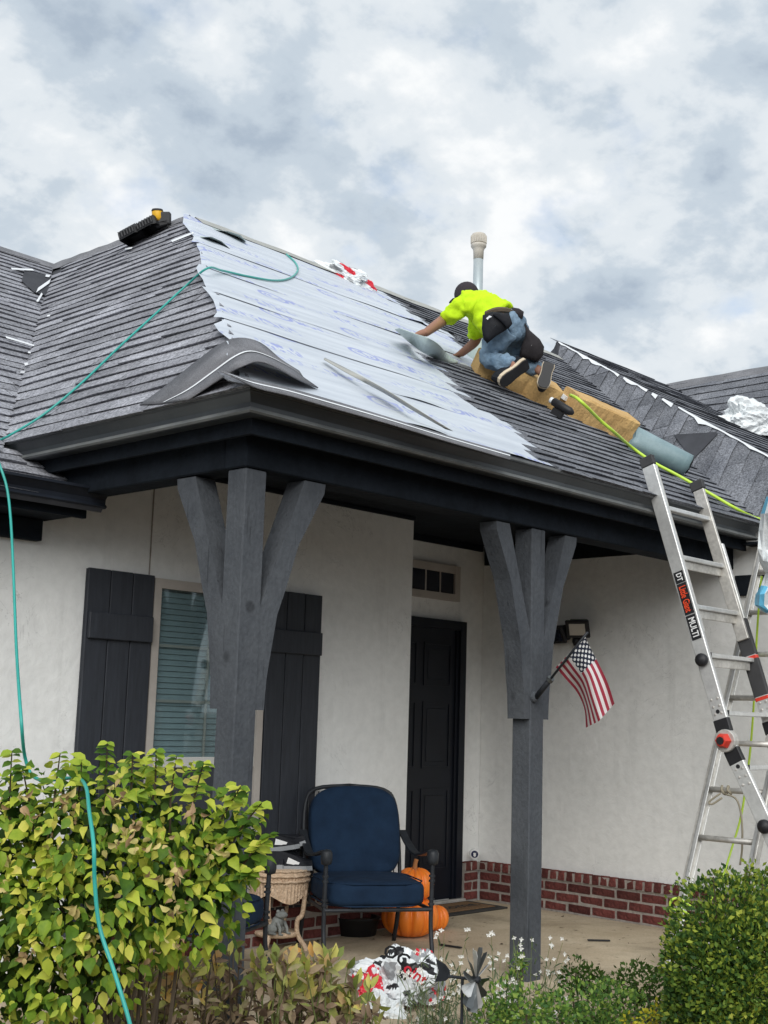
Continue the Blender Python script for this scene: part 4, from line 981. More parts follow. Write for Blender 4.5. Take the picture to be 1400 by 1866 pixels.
# jeans
skin('jeans', [PELV, WAIST+(PELV-WAIST)*.4, LHP, LHP+(LKN-LHP)*.55, LKN, LKN+(LAN-LKN)*.55, LAN, RHP, RHP+(RKN-RHP)*.55, RKN, RKN+(RAN-RKN)*.55, RAN],
     [(0, 1), (0, 2), (2, 3), (3, 4), (4, 5), (5, 6), (0, 7), (7, 8), (8, 9), (9, 10), (10, 11)], [.128, .122, .108, .094, .082, .078, .064, .108, .094, .082, .078, .064], 'denim', sub=3, fold=.055)
# shoes: sole faces the camera
def shoe(heel, toe, side, tow, w=.052):
    d = (toe-heel).normalized(); ln = (toe-heel).length; s = Vector(side); s = (s-d*s.dot(d)).normalized(); t = d.cross(s).normalized()
    if t.dot(tow) < 0: t = -t
    ol = [(-.02, .6), (0, .85), (.12, .95), (.3, .84), (.5, .86), (.7, 1.0), (.86, .95), (.96, .7), (1.0, .3)]
    pts2 = [(a*ln, b*w) for a, b in ol] + [(a*ln, -b*w) for a, b in ol[::-1]]
    n = len(pts2); root = None
    def slab_(t0, t1, g, e0=0, e1=0):
        V = [tuple(heel+d*x_+s*(y_*(g+e0))+t*t0) for x_, y_ in pts2]+[tuple(heel+d*x_+s*(y_*(g+e1))+t*t1) for x_, y_ in pts2]
        return V, [tuple(range(n))[::-1], tuple(range(n, 2*n))]+[(i, (i+1) % n, n+(i+1) % n, n+i) for i in range(n)]
    sh = recalc(mesh('shoe', slab_(-.075, -.004, 1, -.35, 0), 'pouch', wk, smooth=False))
    recalc(mesh('midsole', slab_(-.003, .022, 1.03), 'rubber_cream', sh)); recalc(mesh('outsole', slab_(.0225, .032, .90), 'black_plastic', sh))
tow = -FW*.75 - UP*.35
shoe(J(957, 661, -.10), J(908, 698, -.16), UP+RT*.75, tow+RT*.35, .050)
shoe(J(1000, 664, .06), J(988, 708, .02), RT, tow+RT*.5, .046)
# cap with brim
hd_dir = nrm(J(836, 536, .34)-J(858, 530, .25)); cu_ = nrm(UP*.95-RT*.25-hd_dir*(UP*.95-RT*.25).dot(hd_dir)); cs = hd_dir.cross(cu_)
V, Fc = [], []; nn_, mm_ = 16, 6
for i in range(mm_+1):
    ph = R(90)*i/mm_
    for k in range(nn_): an = 2*math.pi*k/nn_; V.append(tuple(HEAD + (hd_dir*math.cos(an)*1.12+cs*math.sin(an))*.084*math.cos(ph*.98) + cu_*(.094*math.sin(ph)-.018)))
for i in range(mm_):
    for k in range(nn_): Fc.append((i*nn_+k, i*nn_+(k+1) % nn_, (i+1)*nn_+(k+1) % nn_, (i+1)*nn_+k))
Fc.append(tuple(mm_*nn_+k for k in range(nn_)))
cap_o = mesh('cap', (V, Fc), 'cap_cloth', wk, smooth=True)
V = [tuple(HEAD+hd_dir*(.08+.075*math.cos(a)*1.0)+cs*.075*math.sin(a)-cu_*(.012+.03*math.cos(a)+.02*abs(math.sin(a)))) for a in [R(-100+20*k) for k in range(11)]]
o = mesh('brim', (V, [tuple(range(len(V)))]), 'cap_cloth', cap_o); md = o.modifiers.new('thickness', 'SOLIDIFY'); md.thickness = .006
# tool pouches, belt and the jacket tied at the waist
def sack(name, P, m, depth, parent=wk, puff=.04):
    """soft flat bag from a photo outline, with depth"""
    n = len(P); c = (sum(q[0] for q in P)/n, sum(q[1] for q in P)/n); V = []; Fc = []
    rings = [(1.0, 0), (.97, -.6), (.7, -1.0), (0.02, -1.15)]
    for s, z in rings: V += [tuple(J(c[0]+(x_-c[0])*s, c[1]+(y_-c[1])*s, depth+z*puff)) for x_, y_ in P]
    for s, z in rings[1:]: V += [tuple(J(c[0]+(x_-c[0])*s, c[1]+(y_-c[1])*s, depth-z*puff)) for x_, y_ in P]
    def quad(a, b): return [(a*n+i, a*n+(i+1) % n, b*n+(i+1) % n, b*n+i) for i in range(n)]
    Fc = quad(0, 1)+quad(1, 2)+quad(2, 3)+quad(0, 4)+quad(4, 5)+quad(5, 6)
    return recalc(mesh(name, (V, Fc), m, parent, smooth=True))
po = sack('tool_pouch', [(880, 574), (896, 568), (915, 570), (930, 578), (933, 592), (922, 602), (905, 612), (888, 626), (881, 618), (878, 598)], 'pouch', -.15)
sack('pouch_flap', [(898, 572), (928, 570), (934, 590), (926, 600), (916, 588)], 'pouch', -.20, po, .02)
mesh('pouch_logo', ([tuple(J(x_, y_, -.215)) for x_, y_ in ((886, 580), (892, 575), (897, 577), (891, 580), (889, 583))], [(0, 1, 2, 3, 4)]), 'film_white', po)
sack('belt_pouch', [(926, 566), (934, 560), (946, 562), (955, 568), (953, 580), (944, 584), (934, 578)], 'jacket', .06, puff=.05)
sack('jacket', [(957, 588), (966, 602), (984, 618), (992, 632), (990, 648), (980, 660), (966, 655), (946, 650), (950, 630), (958, 610)], 'jacket', .10, puff=.06)
mesh('belt', tube(spline([J(886, 572, -.05), J(905, 565, -.09), J(925, 566, -.02), J(940, 573, .1)], 4), .02, 6), 'twig', wk)

# ------------------------------------------------------------------ hoses
def hose(name, label, pts, r, m, cat='hose'):
    o = mesh(name, tube(spline(pts, 8), r, 8), m, None, smooth=True); return tag(o, label, cat)
tp = [PF.px(522, 463, .02), PF.px(538, 478, .02), PF.px(543, 492, .02), PF.px(530, 506, .02), PF.px(500, 511, .02), PF.px(450, 503, .02), PF.px(405, 493, .03), PF.px(378, 489, .05), PLF.px(340, 520, .03), PLF.px(290, 566, .025), PLF.px(220, 630, .025), PLF.px(150, 697, .025), PLF.px(80, 755, .025), PLF.px(20, 792, .03)]
e0 = PLF.px(-6, 806, .03); de = (e0-EYE).dot(FW)
tp += [e0, at_y(-10, 822, 5.55), at_y(0, 848, 5.43), at_y(13, 890, 5.38), at_y(20, 950, 5.30), at_y(25, 1050, 5.1), at_y(30, 1180, 4.7), at_y(38, 1300, 4.2), at_d(47, 1385, 4.75), at_d(70, 1420, 4.72), at_d(135, 1418, 4.6), at_d(156, 1432, 4.35), at_d(163, 1480, 4.1), at_d(171, 1540, 3.93), at_d(173, 1610, 3.92), at_d(182, 1690, 3.9), at_d(208, 1770, 3.85), at_d(236, 1862, 3.8), at_d(250, 1930, 3.78)]
hose('air_hose', 'teal air hose running over the hip, down the roof and through the shrub', tp, .0065, 'teal_hose')
yp = [PF.px(1040, 720, .22), PF.px(1052, 726, .24), PF.px(1070, 742, .22), PF.px(1092, 764, .17), PF.px(1120, 788, .13), PF.px(1150, 814, .05), PF.px(1190, 842, .03), PF.px(1235, 866, .03), PF.px(1290, 897, .03), PF.px(1340, 926, .03), PW1.px(1375, 943, .03), PW1.px(1398, 948, .04), PW1.px(1420, 950, .03)]
hose('lime_air_hose', 'lime green air hose running from the nail gun down the roof past the ladder top', yp, .011, 'lime_hose')
yq = [at_d(1388, 1050, 7.9), at_d(1380, 1150, 7.95), at_d(1374, 1280, 8.0), at_d(1366, 1380, 8.0), at_d(1352, 1480, 7.95), at_d(1334, 1545, 7.9), at_d(1316, 1600, 7.8), at_d(1290, 1650, 7.7)]
hose('hanging_hose', 'thin lime hose hanging down against the wall behind the two ladders', yq, .007, 'lime_hose')
lc = at_d(1228, 1648, 5.5)
hose('hose_loop', 'small loop of lime hose sticking out left of the big boxwood', [lc+RT*.09-UP*.02]+[lc+RT*(.028*math.cos(a)+.012)+UP*.026*math.sin(a) for a in [R(60+30*k) for k in range(9)]]+[lc+RT*.1-UP*.06], .0055, 'lime_hose')

# ------------------------------------------------------------------ ladders
def rail_bar(name, a, b, side, face, w, t, m, parent):
    a, b = Vector(a), Vector(b); d = (b-a).normalized(); s = nrm(Vector(side)-d*Vector(side).dot(d)); f = d.cross(s)
    return mesh(name, xf(bbox((-t/2, -w/2, 0), (t/2, w/2, (b-a).length), min(t, w)*.12), frame_m(a, s, f, d)), m, parent)
# articulated ladder leaning on the front gutter; rungs run along x
YL = YE-.05
Lg = at_y(1207, 935, YL); Rg = at_y(1296, 960, YL)
rw = Rg.x-Lg.x; xl, xr = Lg.x, Rg.x
def ladder_pt(x, py, px):                      # point of the leaning plane x = const seen at a photo row
    return at_x(px, py, x)
Ltop, Lhin = at_x(1183, 850, xl), at_x(1326, 1350, xl)
ld = (Lhin-Ltop); tilt = ld.y/ld.z
def lp(x, z): return Vector((x, Ltop.y+(z-Ltop.z)*tilt, z))
zt_l, zh = Ltop.z, Lhin.z
lad = thing('articulated_ladder', 'silver articulated ladder with black and red hinge leaning on the front gutter', 'ladder', (lp(xl, zh).x, lp(xl, zh).y-.3, -.2))
up_d = nrm(lp(0, 3)-lp(0, 2)); out_d = X.cross(up_d)
low_t = math.tan(R(27)); 
def lq(x, z): return Vector((x, Lhin.y+(z-zh)*low_t*1.0, z))
for x in (xl, xr):
    ins = .025 if x == xl else -.025
    zu = zt_l if x == xl else at_x(1272, 895, xr).z
    r_ = rail_bar('inner_rail', lp(x+ins, 1.9), lp(x+ins, zu), X, out_d, .075, .026, 'aluminium_worn', lad)
    rail_bar('outer_rail', lp(x, zh+.03), lp(x, zu-.0 if x == xl else zu-.36), X, out_d, .085, .030, 'aluminium', lad)
    c_ = rail_bar('rail_cap', lp(x+(0 if x == xl else ins), zu+.001), lp(x+(0 if x == xl else ins), zu+.06), X, out_d, .09, .036, 'grip_grey', lad)
    rail_bar('lower_rail', lq(x, -.22), lq(x, zh-.03), X, out_d, .085, .030, 'aluminium', lad)
    # hinge
    hq = Vector((x, Lhin.y, zh)); hs = -1 if x == xl else 1
    h_ = mesh('hinge', xf(lathe([(0.001, -.028), (.060, -.028), (.064, -.02), (.064, .02), (.060, .028), (.001, .028)], 20), frame_m(hq+X*hs*.01, Y, Z, X)), 'aluminium_worn', lad, smooth=False)
    mesh('hinge_knob', xf(lathe([(.045, 0), (.045, .02), (.034, .05), (.028, .052), (.001, .052)], 6 if x == xl else 12), frame_m(hq+X*hs*.03, Y, Z, X*hs)), 'red_plastic', h_)
    mesh('knob_core', xf(lathe([(.024, 0), (.022, .06), (.001, .06)], 8), frame_m(hq+X*hs*.03, Y, Z, X*hs)), 'black_plastic', h_)
    rail_bar('hinge_strap', lp(x, zh+.045), lp(x, zh+.12), X, out_d, .092, .037, 'black_plastic', h_)
    rail_bar('hinge_strap', lq(x, zh-.12), lq(x, zh-.045), X, out_d, .092, .037, 'black_plastic', h_)
    for dz, fn in ((.15, lp), (.19, lp), (.23, lp), (-.15, lq), (-.19, lq), (-.23, lq)):
        for e in (-.02, .02):
            c = fn(x, zh+dz)+out_d*e; mesh('rivet', xf(lathe([(.008, 0), (.006, .005), (.001, .006)], 8), frame_m(c-X*.0155, Y, Z, -X)), 'aluminium_worn', h_)
    if x == xl:
        # lock knobs
        for zc_, fn in ((at_x(1292, 1203, xl).z, lp), (at_x(1388, 1505, xl).z, lq)):
            mesh('lock_knob', xf(lathe([(.001, 0), (.034, 0), (.038, .012), (.038, .026), (.028, .038), (.001, .047)], 16), frame_m(fn(x, zc_)-X*.016, Y, Z, -X)), 'black_plastic', lad, smooth=True)
        for zc_, fn in ((at_x(1321, 1297, xl).z, lp), (at_x(1354, 1397, xl).z, lq)):
            mesh('pin_hole', xf(lathe([(.001, 0), (.012, 0), (.012, .002), (.001, .002)], 12), frame_m(fn(x, zc_)-X*.0155, Y, Z, -X)), 'black_plastic', lad)
    else:
        for py in (1160, 1232): 
            zc_ = at_x(1345, py, xr).z; g_ = rail_bar('grip', lp(x, zc_-.12), lp(x, zc_+.10), X, out_d, .094, .034, 'grip_grey', lad); rail_bar('grip_tab', lp(x, zc_-.145), lp(x, zc_-.121), X, out_d, .09, .034, 'red_plastic', lad)
# rungs
def rung(fn, z, xa, xb, w=.05, t=.026):
    c = (fn(xa, z)+fn(xb, z))/2
    r_ = mesh('rung', xf(bbox((-(xb-xa)/2, -w/2, -t/2), ((xb-xa)/2, w/2, t/2), .004), frame_m(c-out_d*0, X, Y*1.0, Z)), 'aluminium', lad)
    for xx in (xa+.02, xb+.015): mesh('rung_end', cbox((0, 0, 0), (.03, w+.008, t+.010)) if False else xf(cbox((0, 0, 0), (.028, w+.008, t+.010)), frame_m(Vector((xx, c.y, c.z)), X, Y, Z)), 'black_plastic', r_)
z_r = [at_x(1222, 922, xl).z]; 
for px_r, py_r in ((1258, 1012), (1287, 1103), (1316, 1193)): z_r.append(at_x(px_r, py_r, xl).z)
for k, z in enumerate(z_r):
    rung(lp, z, xl+.015, xr-.0)
    if k: mesh('rung_plate', xf(bbox((-rw/2+.03, -.006, -.05), (rw/2-.03, .006, .0), .003), frame_m((lp(xl, z)+lp(xr, z))/2-Z*.014, X, Y, Z)), 'aluminium_worn', lad)
for px_r, py_r, fn in ((1340, 1300, lp), (1362, 1400, lq), (1390, 1490, lq)):
    rung(fn, at_x(px_r, py_r, xl).z, xl+.015, xr, .06)
rung(lq, .55, xl, xr); rung(lq, .25, xl, xr)
# labels on the left rail: face toward -x
lblx = -Y*0
def rail_label(z0, z1, m, txt, tm, size):
    a, b = lp(xl, z0), lp(xl, z1); c = (a+b)/2; d = (b-a).normalized(); s = d.cross(X)
    pl_ = mesh('label', xf(cbox((0, 0, 0), (.002, .062, (b-a).length)), frame_m(c-X*.0165, X, out_d, up_d)), m, lad)
    if txt:
        t_ = text_vf(txt, size, c-X*.0185, -up_d, out_d, .0012, sx=.72)
        mesh('lettering', t_, tm, pl_)
zl = lambda px, py: at_x(px, py, xl).z
rail_label(zl(1248, 1062), zl(1242, 1042), 'black_plastic', 'DT', 'white_print', .05)
rail_label(zl(1269, 1119), zl(1254, 1063), 'black_plastic', None, None, 0)
rail_label(zl(1282, 1165), zl(1268, 1121), 'black_plastic', 'MULTI', 'white_print', .058)
mid = lp(xl, (zl(1270, 1120)+zl(1250, 1063))/2)
mesh('lettering', text_vf('Little Giant', .062, mid-X*.0195, -up_d, out_d, .0012, sx=.56), 'orange_print', lad)
# extension ladder standing on the porch and leaning on the wing eave; rungs run along y
topA = at_x(1386, 1005, 7.80); yA = topA.y; B1 = at_y(1243, 1640, yA)
B0 = topA+(B1-topA)*(topA.z/(topA.z-B1.z))
l2 = thing('extension_ladder', 'worn aluminium extension ladder on the porch leaning right behind the other ladder', 'ladder', (B0.x, yA-.2, 0))
yB = yA-.40
def l2p(y, t): return Vector((B0.x+(topA.x-B0.x)*t, y, topA.z*t))
ud2 = nrm(topA-B0); od2 = Y.cross(ud2)
for y in (yA, yB):
    mesh('rail', xf(bbox((-.012, -.03, 0), (.012, .03, (topA-B0).length*1.06), .004), frame_m(l2p(y, 0), Y, od2, ud2)), 'aluminium_worn', l2)
    s_ = -1 if y == yA else 1
    for e in (-.026, .026): mesh('flange', xf(bbox((-.014, -.004, 0), (.014, .004, (topA-B0).length*1.06), .002), frame_m(l2p(y+s_*.014, 0)+od2*e, Y, od2, ud2)), 'aluminium', l2)
    mesh('foot', xf(bbox((-.03, -.05, 0), (.03, .05, .03), .006), Matrix.Translation(l2p(y, .0)+Z*0)), 'black_plastic', l2)
tot = (topA-B0).length; k = .2
while k < tot:
    c = l2p(yA, k/tot); r_ = mesh('rung', tube([c, c-Y*.40], .017, 8), 'aluminium_worn', l2, smooth=True); k += .305
# rope tied on a rung
rq = l2p(yA, (.2+.305*3)/tot)
rp = at_y(1330, 1424, yA-.12); ropeo = thing('rope', 'short tan rope knotted round a rung of the extension ladder', 'rope', rp)
mesh('knot', tube(spline([rq-Y*.10+Z*.024, rq-Y*.11-X*.024, rq-Y*.12-Z*.024, rq-Y*.13+X*.026, rq-Y*.14+Z*.024, rq-Y*.15-X*.025, rq-Y*.16-Z*.02], 5), .008, 6), 'rope', ropeo, smooth=True)
mesh('tail', tube(spline([rq-Y*.13-Z*.02-X*.02, rq-Y*.21-Z*.05-X*.03, rq-Y*.24-Z*.16-X*.03, rq-Y*.235-Z*.32-X*.02, rq-Y*.22-Z*.42-X*.02], 5), .006, 6), 'rope', ropeo, smooth=True)
mesh('loop', tube(spline([rq-Y*.10-Z*.02-X*.02, rq-Y*.06-Z*.05-X*.03, rq-Y*.03-Z*.075-X*.03, rq-Y*.05-Z*.085-X*.03, rq-Y*.11-Z*.045-X*.02], 5), .006, 6), 'rope', ropeo, smooth=True)

# ------------------------------------------------------------------ flag and flood light
fbk = at_y(975, 1270, YP-POST/2-.01)
fl_d = (fbk-EYE).dot(FW)
flag = thing('flag', 'small american flag hanging from a short pole on the right porch post', 'flag', fbk)
mesh('bracket', xf(lathe([(.001, 0), (.032, 0), (.030, .012), (.02, .02), (.001, .021)], 14), frame_m(fbk+Y*.008, X, Z, -Y)), 'timber', flag)
tipd = fl_d-.28; p0 = fbk-Y*.01; p1 = at_d(1068, 1156, tipd)
mesh('socket', tube([p0, p0+(p1-p0)*.30], .016, 10), 'black_iron', flag, smooth=True)
mesh('socket_ring', tube([p0+(p1-p0)*.27, p0+(p1-p0)*.31], .020, 10), 'steel_dark', flag)
mesh('pole', tube([p0+(p1-p0)*.2, p1+(p1-p0)*.03], .007, 8), 'black_iron', flag, smooth=True)
nu, nv = 26, 20; V, Fc, UV = [], [], []
def bez(P, t):
    s_ = spline([Vector((*q, 0)) for q in P], 8); f = t*(len(s_)-1); i = min(int(f), len(s_)-2); q = s_[i]+(s_[i+1]-s_[i])*(f-i); return q.x, q.y
low = [(1013, 1216), (1030, 1236), (1052, 1262), (1065, 1292), (1068, 1326)]      # lower long edge (away from the canton)
midl = [(1037, 1191), (1052, 1212), (1067, 1236), (1078, 1272), (1092, 1314)]
top = [(1067, 1161), (1078, 1184), (1093, 1213), (1108, 1245), (1120, 1282)]
for i in range(nu+1):
    u = i/nu; a, b, c = bez(low, u), bez(midl, u), bez(top, u)
    for j in range(nv+1):
        v = j/nv
        if v < .5: x_, y_ = a[0]+(b[0]-a[0])*v*2, a[1]+(b[1]-a[1])*v*2
        else: x_, y_ = b[0]+(c[0]-b[0])*(v-.5)*2, b[1]+(c[1]-b[1])*(v-.5)*2
        base = (p0+(p1-p0)*(.36+.64*v)-EYE).dot(FW)
        dd = base + u*.05 + .045*math.sin(v*6.3+.6+u*1.5)*min(1, u*2.2) + .015*math.sin(v*13+u*3)*u
        V.append(tuple(at_d(x_, y_, dd))); UV.append((u, v))
for i in range(nu):
    for j in range(nv): c = i*(nv+1)+j; Fc.append((c, c+1, c+nv+2, c+nv+1))
o = mesh('cloth', (V, Fc), 'flag_cloth', flag, smooth=True); uvl = o.data.uv_layers.new(name='UVMap')
for lpx in o.data.loops: uvl.data[lpx.index].uv = UV[lpx.vertex_index]
fq = at_x(1058, 1150, XWING); flo = thing('flood_light', 'black twin-head flood light on the white wall above the flag', 'flood light', fq)
mesh('base_plate', xf(lathe([(.001, 0), (.06, 0), (.06, .02), (.05, .03), (.001, .03)], 18), frame_m(fq, Y, Z, -X)), 'black_plastic', flo)
for sgn, cy, dz in ((1, .105, -.02), (-1, -.055, .02)):
    c = fq + Vector((-.10, cy, dz)); dr = nrm(Vector((-1, .35*sgn, -.45))); sx = nrm(Z.cross(dr)); uz = dr.cross(sx)
    mesh('arm', tube([fq-X*.02, fq+Vector((-.05, cy*.4, 0)), c], .014, 8), 'black_plastic', flo)
    hd = mesh('lamp_head', xf(join(bbox((-.075, -.058, -.03), (.075, .058, .03), .012), bbox((-.09, -.068, .03), (.09, .068, .05), .006))[:2], frame_m(c, sx, uz, dr)), 'black_plastic', flo)
    mesh('lens', xf(cbox((0, 0, .052), (.12, .088, .006)), frame_m(c, sx, uz, dr)), 'pvc' if sgn < 0 else 'dark_glass', hd)
mesh('sensor', xf(lathe([(.001, 0), (.03, 0), (.034, .03), (.026, .06), (.001, .065)], 14), frame_m(fq+Vector((-.05, 0, -.05)), Y, X, -Z)), 'black_plastic', flo, smooth=True)
# round plaque on the brick ledge
eq = at_y(865, 1556, YD-.09); em = thing('round_plaque', 'small round white plaque with dark blue emblem standing on the brick ledge', 'plaque', eq-Z*.05)
ef = frame_m(eq, RT, UP, nrm(-FW)); er = 9.5/FPX*(eq-EYE).dot(FW)
mesh('disc', xf(lathe([(.001, -.012), (er, -.012), (er, .0), (er*.92, .008), (.001, .010)], 26), ef), 'white_print', em)
mesh('field', xf(lathe([(.001, .0101), (er*.68, .0101), (er*.68, .012), (.001, .012)], 24), ef), 'emblem_blue', em)
sh_ = [(-.30, .30), (-.12, .22), (0, .34), (.12, .22), (.30, .30), (.22, .02), (.27, -.2), (.14, -.42), (0, -.48), (-.14, -.42), (-.27, -.2), (-.22, .02)]
mesh('shield', prism([(a*er, b*er) for a, b in sh_], ef @ Vector((0, 0, .0135)), RT, UP, -FW, .002), 'white_print', em)

# ------------------------------------------------------------------ armchairs
def make_chair():
    """front toward -y, base at the middle between the four feet"""
    t = thing('armchair', '', 'armchair'); W, Dp = .375, .33
    for sx in (-1, 1):
        pf_ = [(sx*W, -Dp-.02, 0), (sx*W, -Dp-.03, .06), (sx*W, -Dp+.005, .18), (sx*W, -Dp+.01, .30), (sx*W, -Dp+.005, .45), (sx*W, -Dp, .60)]
        lg = mesh('leg', tube(spline(pf_, 4), .0155, 8), 'black_iron', t, smooth=True)
        for z in (.33, .36, .47, .50): mesh('collar', tube([(sx*W, -Dp+.007, z), (sx*W, -Dp+.007, z+.012)], .023, 8), 'black_iron', lg)
        mesh('leg', tube(spline([(sx*W*.95, Dp+.12, 0), (sx*W*.95, Dp+.05, .15), (sx*W*.95, Dp, .32)], 4), .0165, 8), 'black_iron', t, smooth=True)
        # arm: flat strap sagging from the back to the knob
        ap = spline([(sx*W*1.0, Dp+.05, .72), (sx*W*1.02, Dp-.10, .645), (sx*W*1.04, Dp-.26, .60), (sx*W*1.03, -.10, .615), (sx*W, -Dp+.04, .650), (sx*W, -Dp-.01, .640)], 5)
        V = []; Fc = []
        for q in ap:
            V += [tuple(q+Vector((-.028, 0, -.006))), tuple(q+Vector((.028, 0, -.006))), tuple(q+Vector((.028, 0, .008))), tuple(q+Vector((-.028, 0, .008)))]
        for i in range(len(ap)-1):
            for k in range(4): Fc.append((i*4+k, i*4+(k+1) % 4, i*4+4+(k+1) % 4, i*4+4+k))
        Fc += [(0, 1, 2, 3), tuple(len(V)-4+k for k in (3, 2, 1, 0))]
        am = recalc(mesh('arm', (V, Fc), 'black_iron', t))
        mesh('knob', lathe([(.018, -.05), (.034, -.045), (.040, -.02), (.040, .02), (.030, .038), (.001, .044)], 14, (sx*W, -Dp-.005, .625)), 'black_iron', am, smooth=True)
        mesh('back_rail', tube(spline([(sx*W*.95, Dp, .30), (sx*W*.96, Dp+.06, .60), (sx*W*.92, Dp+.13, .88), (sx*W*.70, Dp+.17, .985), (0, Dp+.18, 1.01)], 4), .014, 8), 'black_iron', t, smooth=True)
    mesh('seat_rail', tube([(-W, -Dp, .305), (W, -Dp, .305)], .012, 8), 'black_iron', t)
    mesh('seat_rail', tube([(-W*.95, Dp, .305), (W*.95, Dp, .305)], .012, 8), 'black_iron', t)
    for sx in (-1, 1): mesh('seat_rail', tube([(sx*W, -Dp, .305), (sx*W*.95, Dp, .305)], .012, 8), 'black_iron', t)
    for k in range(9):
        x_ = -W*.85+W*1.7*k/8; mesh('slat', tube([(x_, Dp, .31), (x_, Dp+.09, .6), (x_, Dp+.165, .97)], .005, 5), 'black_iron', t)
    def cushion(name, c, hs, r, M, pinch=0, crease=0):
        bm = bmesh.new(); bmesh.ops.create_cube(bm, size=2); bmesh.ops.subdivide_edges(bm, edges=list(bm.edges), cuts=13, use_grid_fill=True)
        V = []
        for v in bm.verts:
            x_, y_, z_ = v.co; e = 5.0
            n_ = (abs(x_)**e+abs(y_)**e+abs(z_)**e)**(1/e); q = Vector((x_, y_, z_))/n_
            q = Vector((q.x*hs[0], q.y*hs[1], q.z*hs[2]))
            if crease:
                a_ = max(0, 1-abs(q.x/hs[0])); s_ = 1 if q.y < 0 else 0
                q.y += s_*(.014*mnoise.noise(Vector((q.x*5, q.z*7, 2)))+.013*abs(mnoise.noise(Vector((q.x*2.5+q.z*5, q.z*13, 7))))) + s_*.02*math.exp(-((q.z/hs[2]+.62+.25*(q.x/hs[0])**2)/.10)**2)
                if q.z > 0: q.x *= 1-.10*(q.z/hs[2])**3; q.z *= 1-.10*(q.x/hs[0])**2*(q.z/hs[2])
            else: q.z += .006*mnoise.noise(q*6)
            V.append(tuple(M @ q))
        bm.verts.index_update(); Fc = [tuple(v.index for v in f.verts) for f in bm.faces]; bm.free()
        return mesh(name, (V, Fc), 'navy_fabric', t, smooth=True)
    sc = cushion('seat_cushion', None, (W-.022, Dp+.02, .082), .05, Matrix.Translation((0, -.02, .395)))
    cushion('back_cushion', None, (W-.04, .075, .29), .05, Matrix.Translation((0, Dp+.015, .725)) @ Matrix.Rotation(R(-14), 4, 'X'), crease=1)
    for zz in (-.066, .066):
        pp = [Vector(((W-.03)*math.copysign(min(1, abs(math.cos(a))*1.15), math.cos(a)), -.02+(Dp+.012)*math.copysign(min(1, abs(math.sin(a))*1.15), math.sin(a)), .395+zz)) for a in [2*math.pi*k/40 for k in range(41)]]
        mesh('piping', tube(pp, .005, 5), 'navy_fabric', sc, smooth=True)
    return t
ch = make_chair()
fL, fR = at_z(590, 1757, 0), at_z(787, 1752, 0); ang = math.atan2(fR.y-fL.y, fR.x-fL.x)
yv = Vector((-math.sin(ang), math.cos(ang), 0)); c0 = (fL+fR)/2+yv*.34*.9
ch.location = c0; ch.rotation_euler = (0, 0, ang); sc_ = (fR-fL).length/.75; ch.scale = (sc_, sc_, .93)
tag(ch, 'wrought iron armchair with full navy cushions in front of the door', 'armchair', 'porch armchairs')
def dup(root, parent=None):
    r = root.copy(); COL.objects.link(r); r.parent = parent
    for c in list(root.children): dup(c, r)
    return r
ch2 = dup(ch); f2 = at_z(488, 1786, 0); a2 = R(24)
ch2.rotation_euler = (0, 0, a2); M2 = Matrix.Rotation(a2, 3, 'Z'); ch2.location = f2 - M2 @ Vector((-.375*sc_*1.0, -.35*sc_, 0))
ch2.location = f2 - M2 @ Vector((.375*sc_, -.35*sc_, 0))
tag(ch2, 'navy cushioned armchair mostly hidden behind the shrub and the left post', 'armchair', 'porch armchairs')

# ------------------------------------------------------------------ wicker table with frog and helmet-like gear
tb = at_z(503, 1728, 0); wt_ = thing('wicker_table', 'round tan wicker side table with a lower shelf between the armchairs', 'side table', tb)
td = (tb-EYE).dot(FW); tr_ = 56/FPX*td; tz = at_d(500, 1582, td).z
topw = mesh('table_top', lathe([(.001, tz), (tr_*.92, tz), (tr_, tz-.012), (tr_*1.02, tz-.03), (tr_*.97, tz-.055)], 32, (tb.x, tb.y, 0)), 'wicker', wt_, smooth=True)
for dz in (.0, .028, .060): mesh('braid', tube([(tb.x+tr_*1.01*math.cos(2*math.pi*k/36), tb.y+tr_*1.01*math.sin(2*math.pi*k/36), tz-dz-.010+.004*(k % 2)) for k in range(37)], .008, 6), 'wicker', topw, smooth=True)
V, Fc = [], []; n = 96
for k in range(n):
    a = 2*math.pi*k/n; rr_ = tr_*.965+(.006 if k % 2 else 0); low_ = tz-.145-.05*abs(math.cos(2*a+.6))**1.5
    V += [(tb.x+rr_*math.cos(a), tb.y+rr_*math.sin(a), tz-.05), (tb.x+rr_*.96*math.cos(a), tb.y+rr_*.96*math.sin(a), low_)]
Fc = [(2*k, 2*k+1, (2*k+3) % (2*n), (2*k+2) % (2*n)) for k in range(n)]
o = mesh('apron', (V, Fc), 'wicker', wt_); md = o.modifiers.new('thickness', 'SOLIDIFY'); md.thickness = .008
shz = at_d(500, 1700, td).z
for k in range(4):
    a = R(-62+90*k); ca, sa = math.cos(a), math.sin(a)
    mesh('leg', tube(spline([(tb.x+tr_*.93*ca, tb.y+tr_*.93*sa, tz-.12), (tb.x+tr_*.86*ca, tb.y+tr_*.86*sa, tz-.26), (tb.x+tr_*.70*ca, tb.y+tr_*.70*sa, shz+.08), (tb.x+tr_*.72*ca, tb.y+tr_*.72*sa, shz), (tb.x+tr_*1.0*ca, tb.y+tr_*1.0*sa, .02), (tb.x+tr_*1.02*ca, tb.y+tr_*1.02*sa, 0)], 4), .0145, 8), 'wicker', wt_, smooth=True)
mesh('shelf', lathe([(.001, shz-.012), (tr_*.70, shz-.014), (tr_*.74, shz), (tr_*.70, shz+.012), (.001, shz+.012)], 28, (tb.x, tb.y, 0)), 'wicker', wt_, smooth=True)
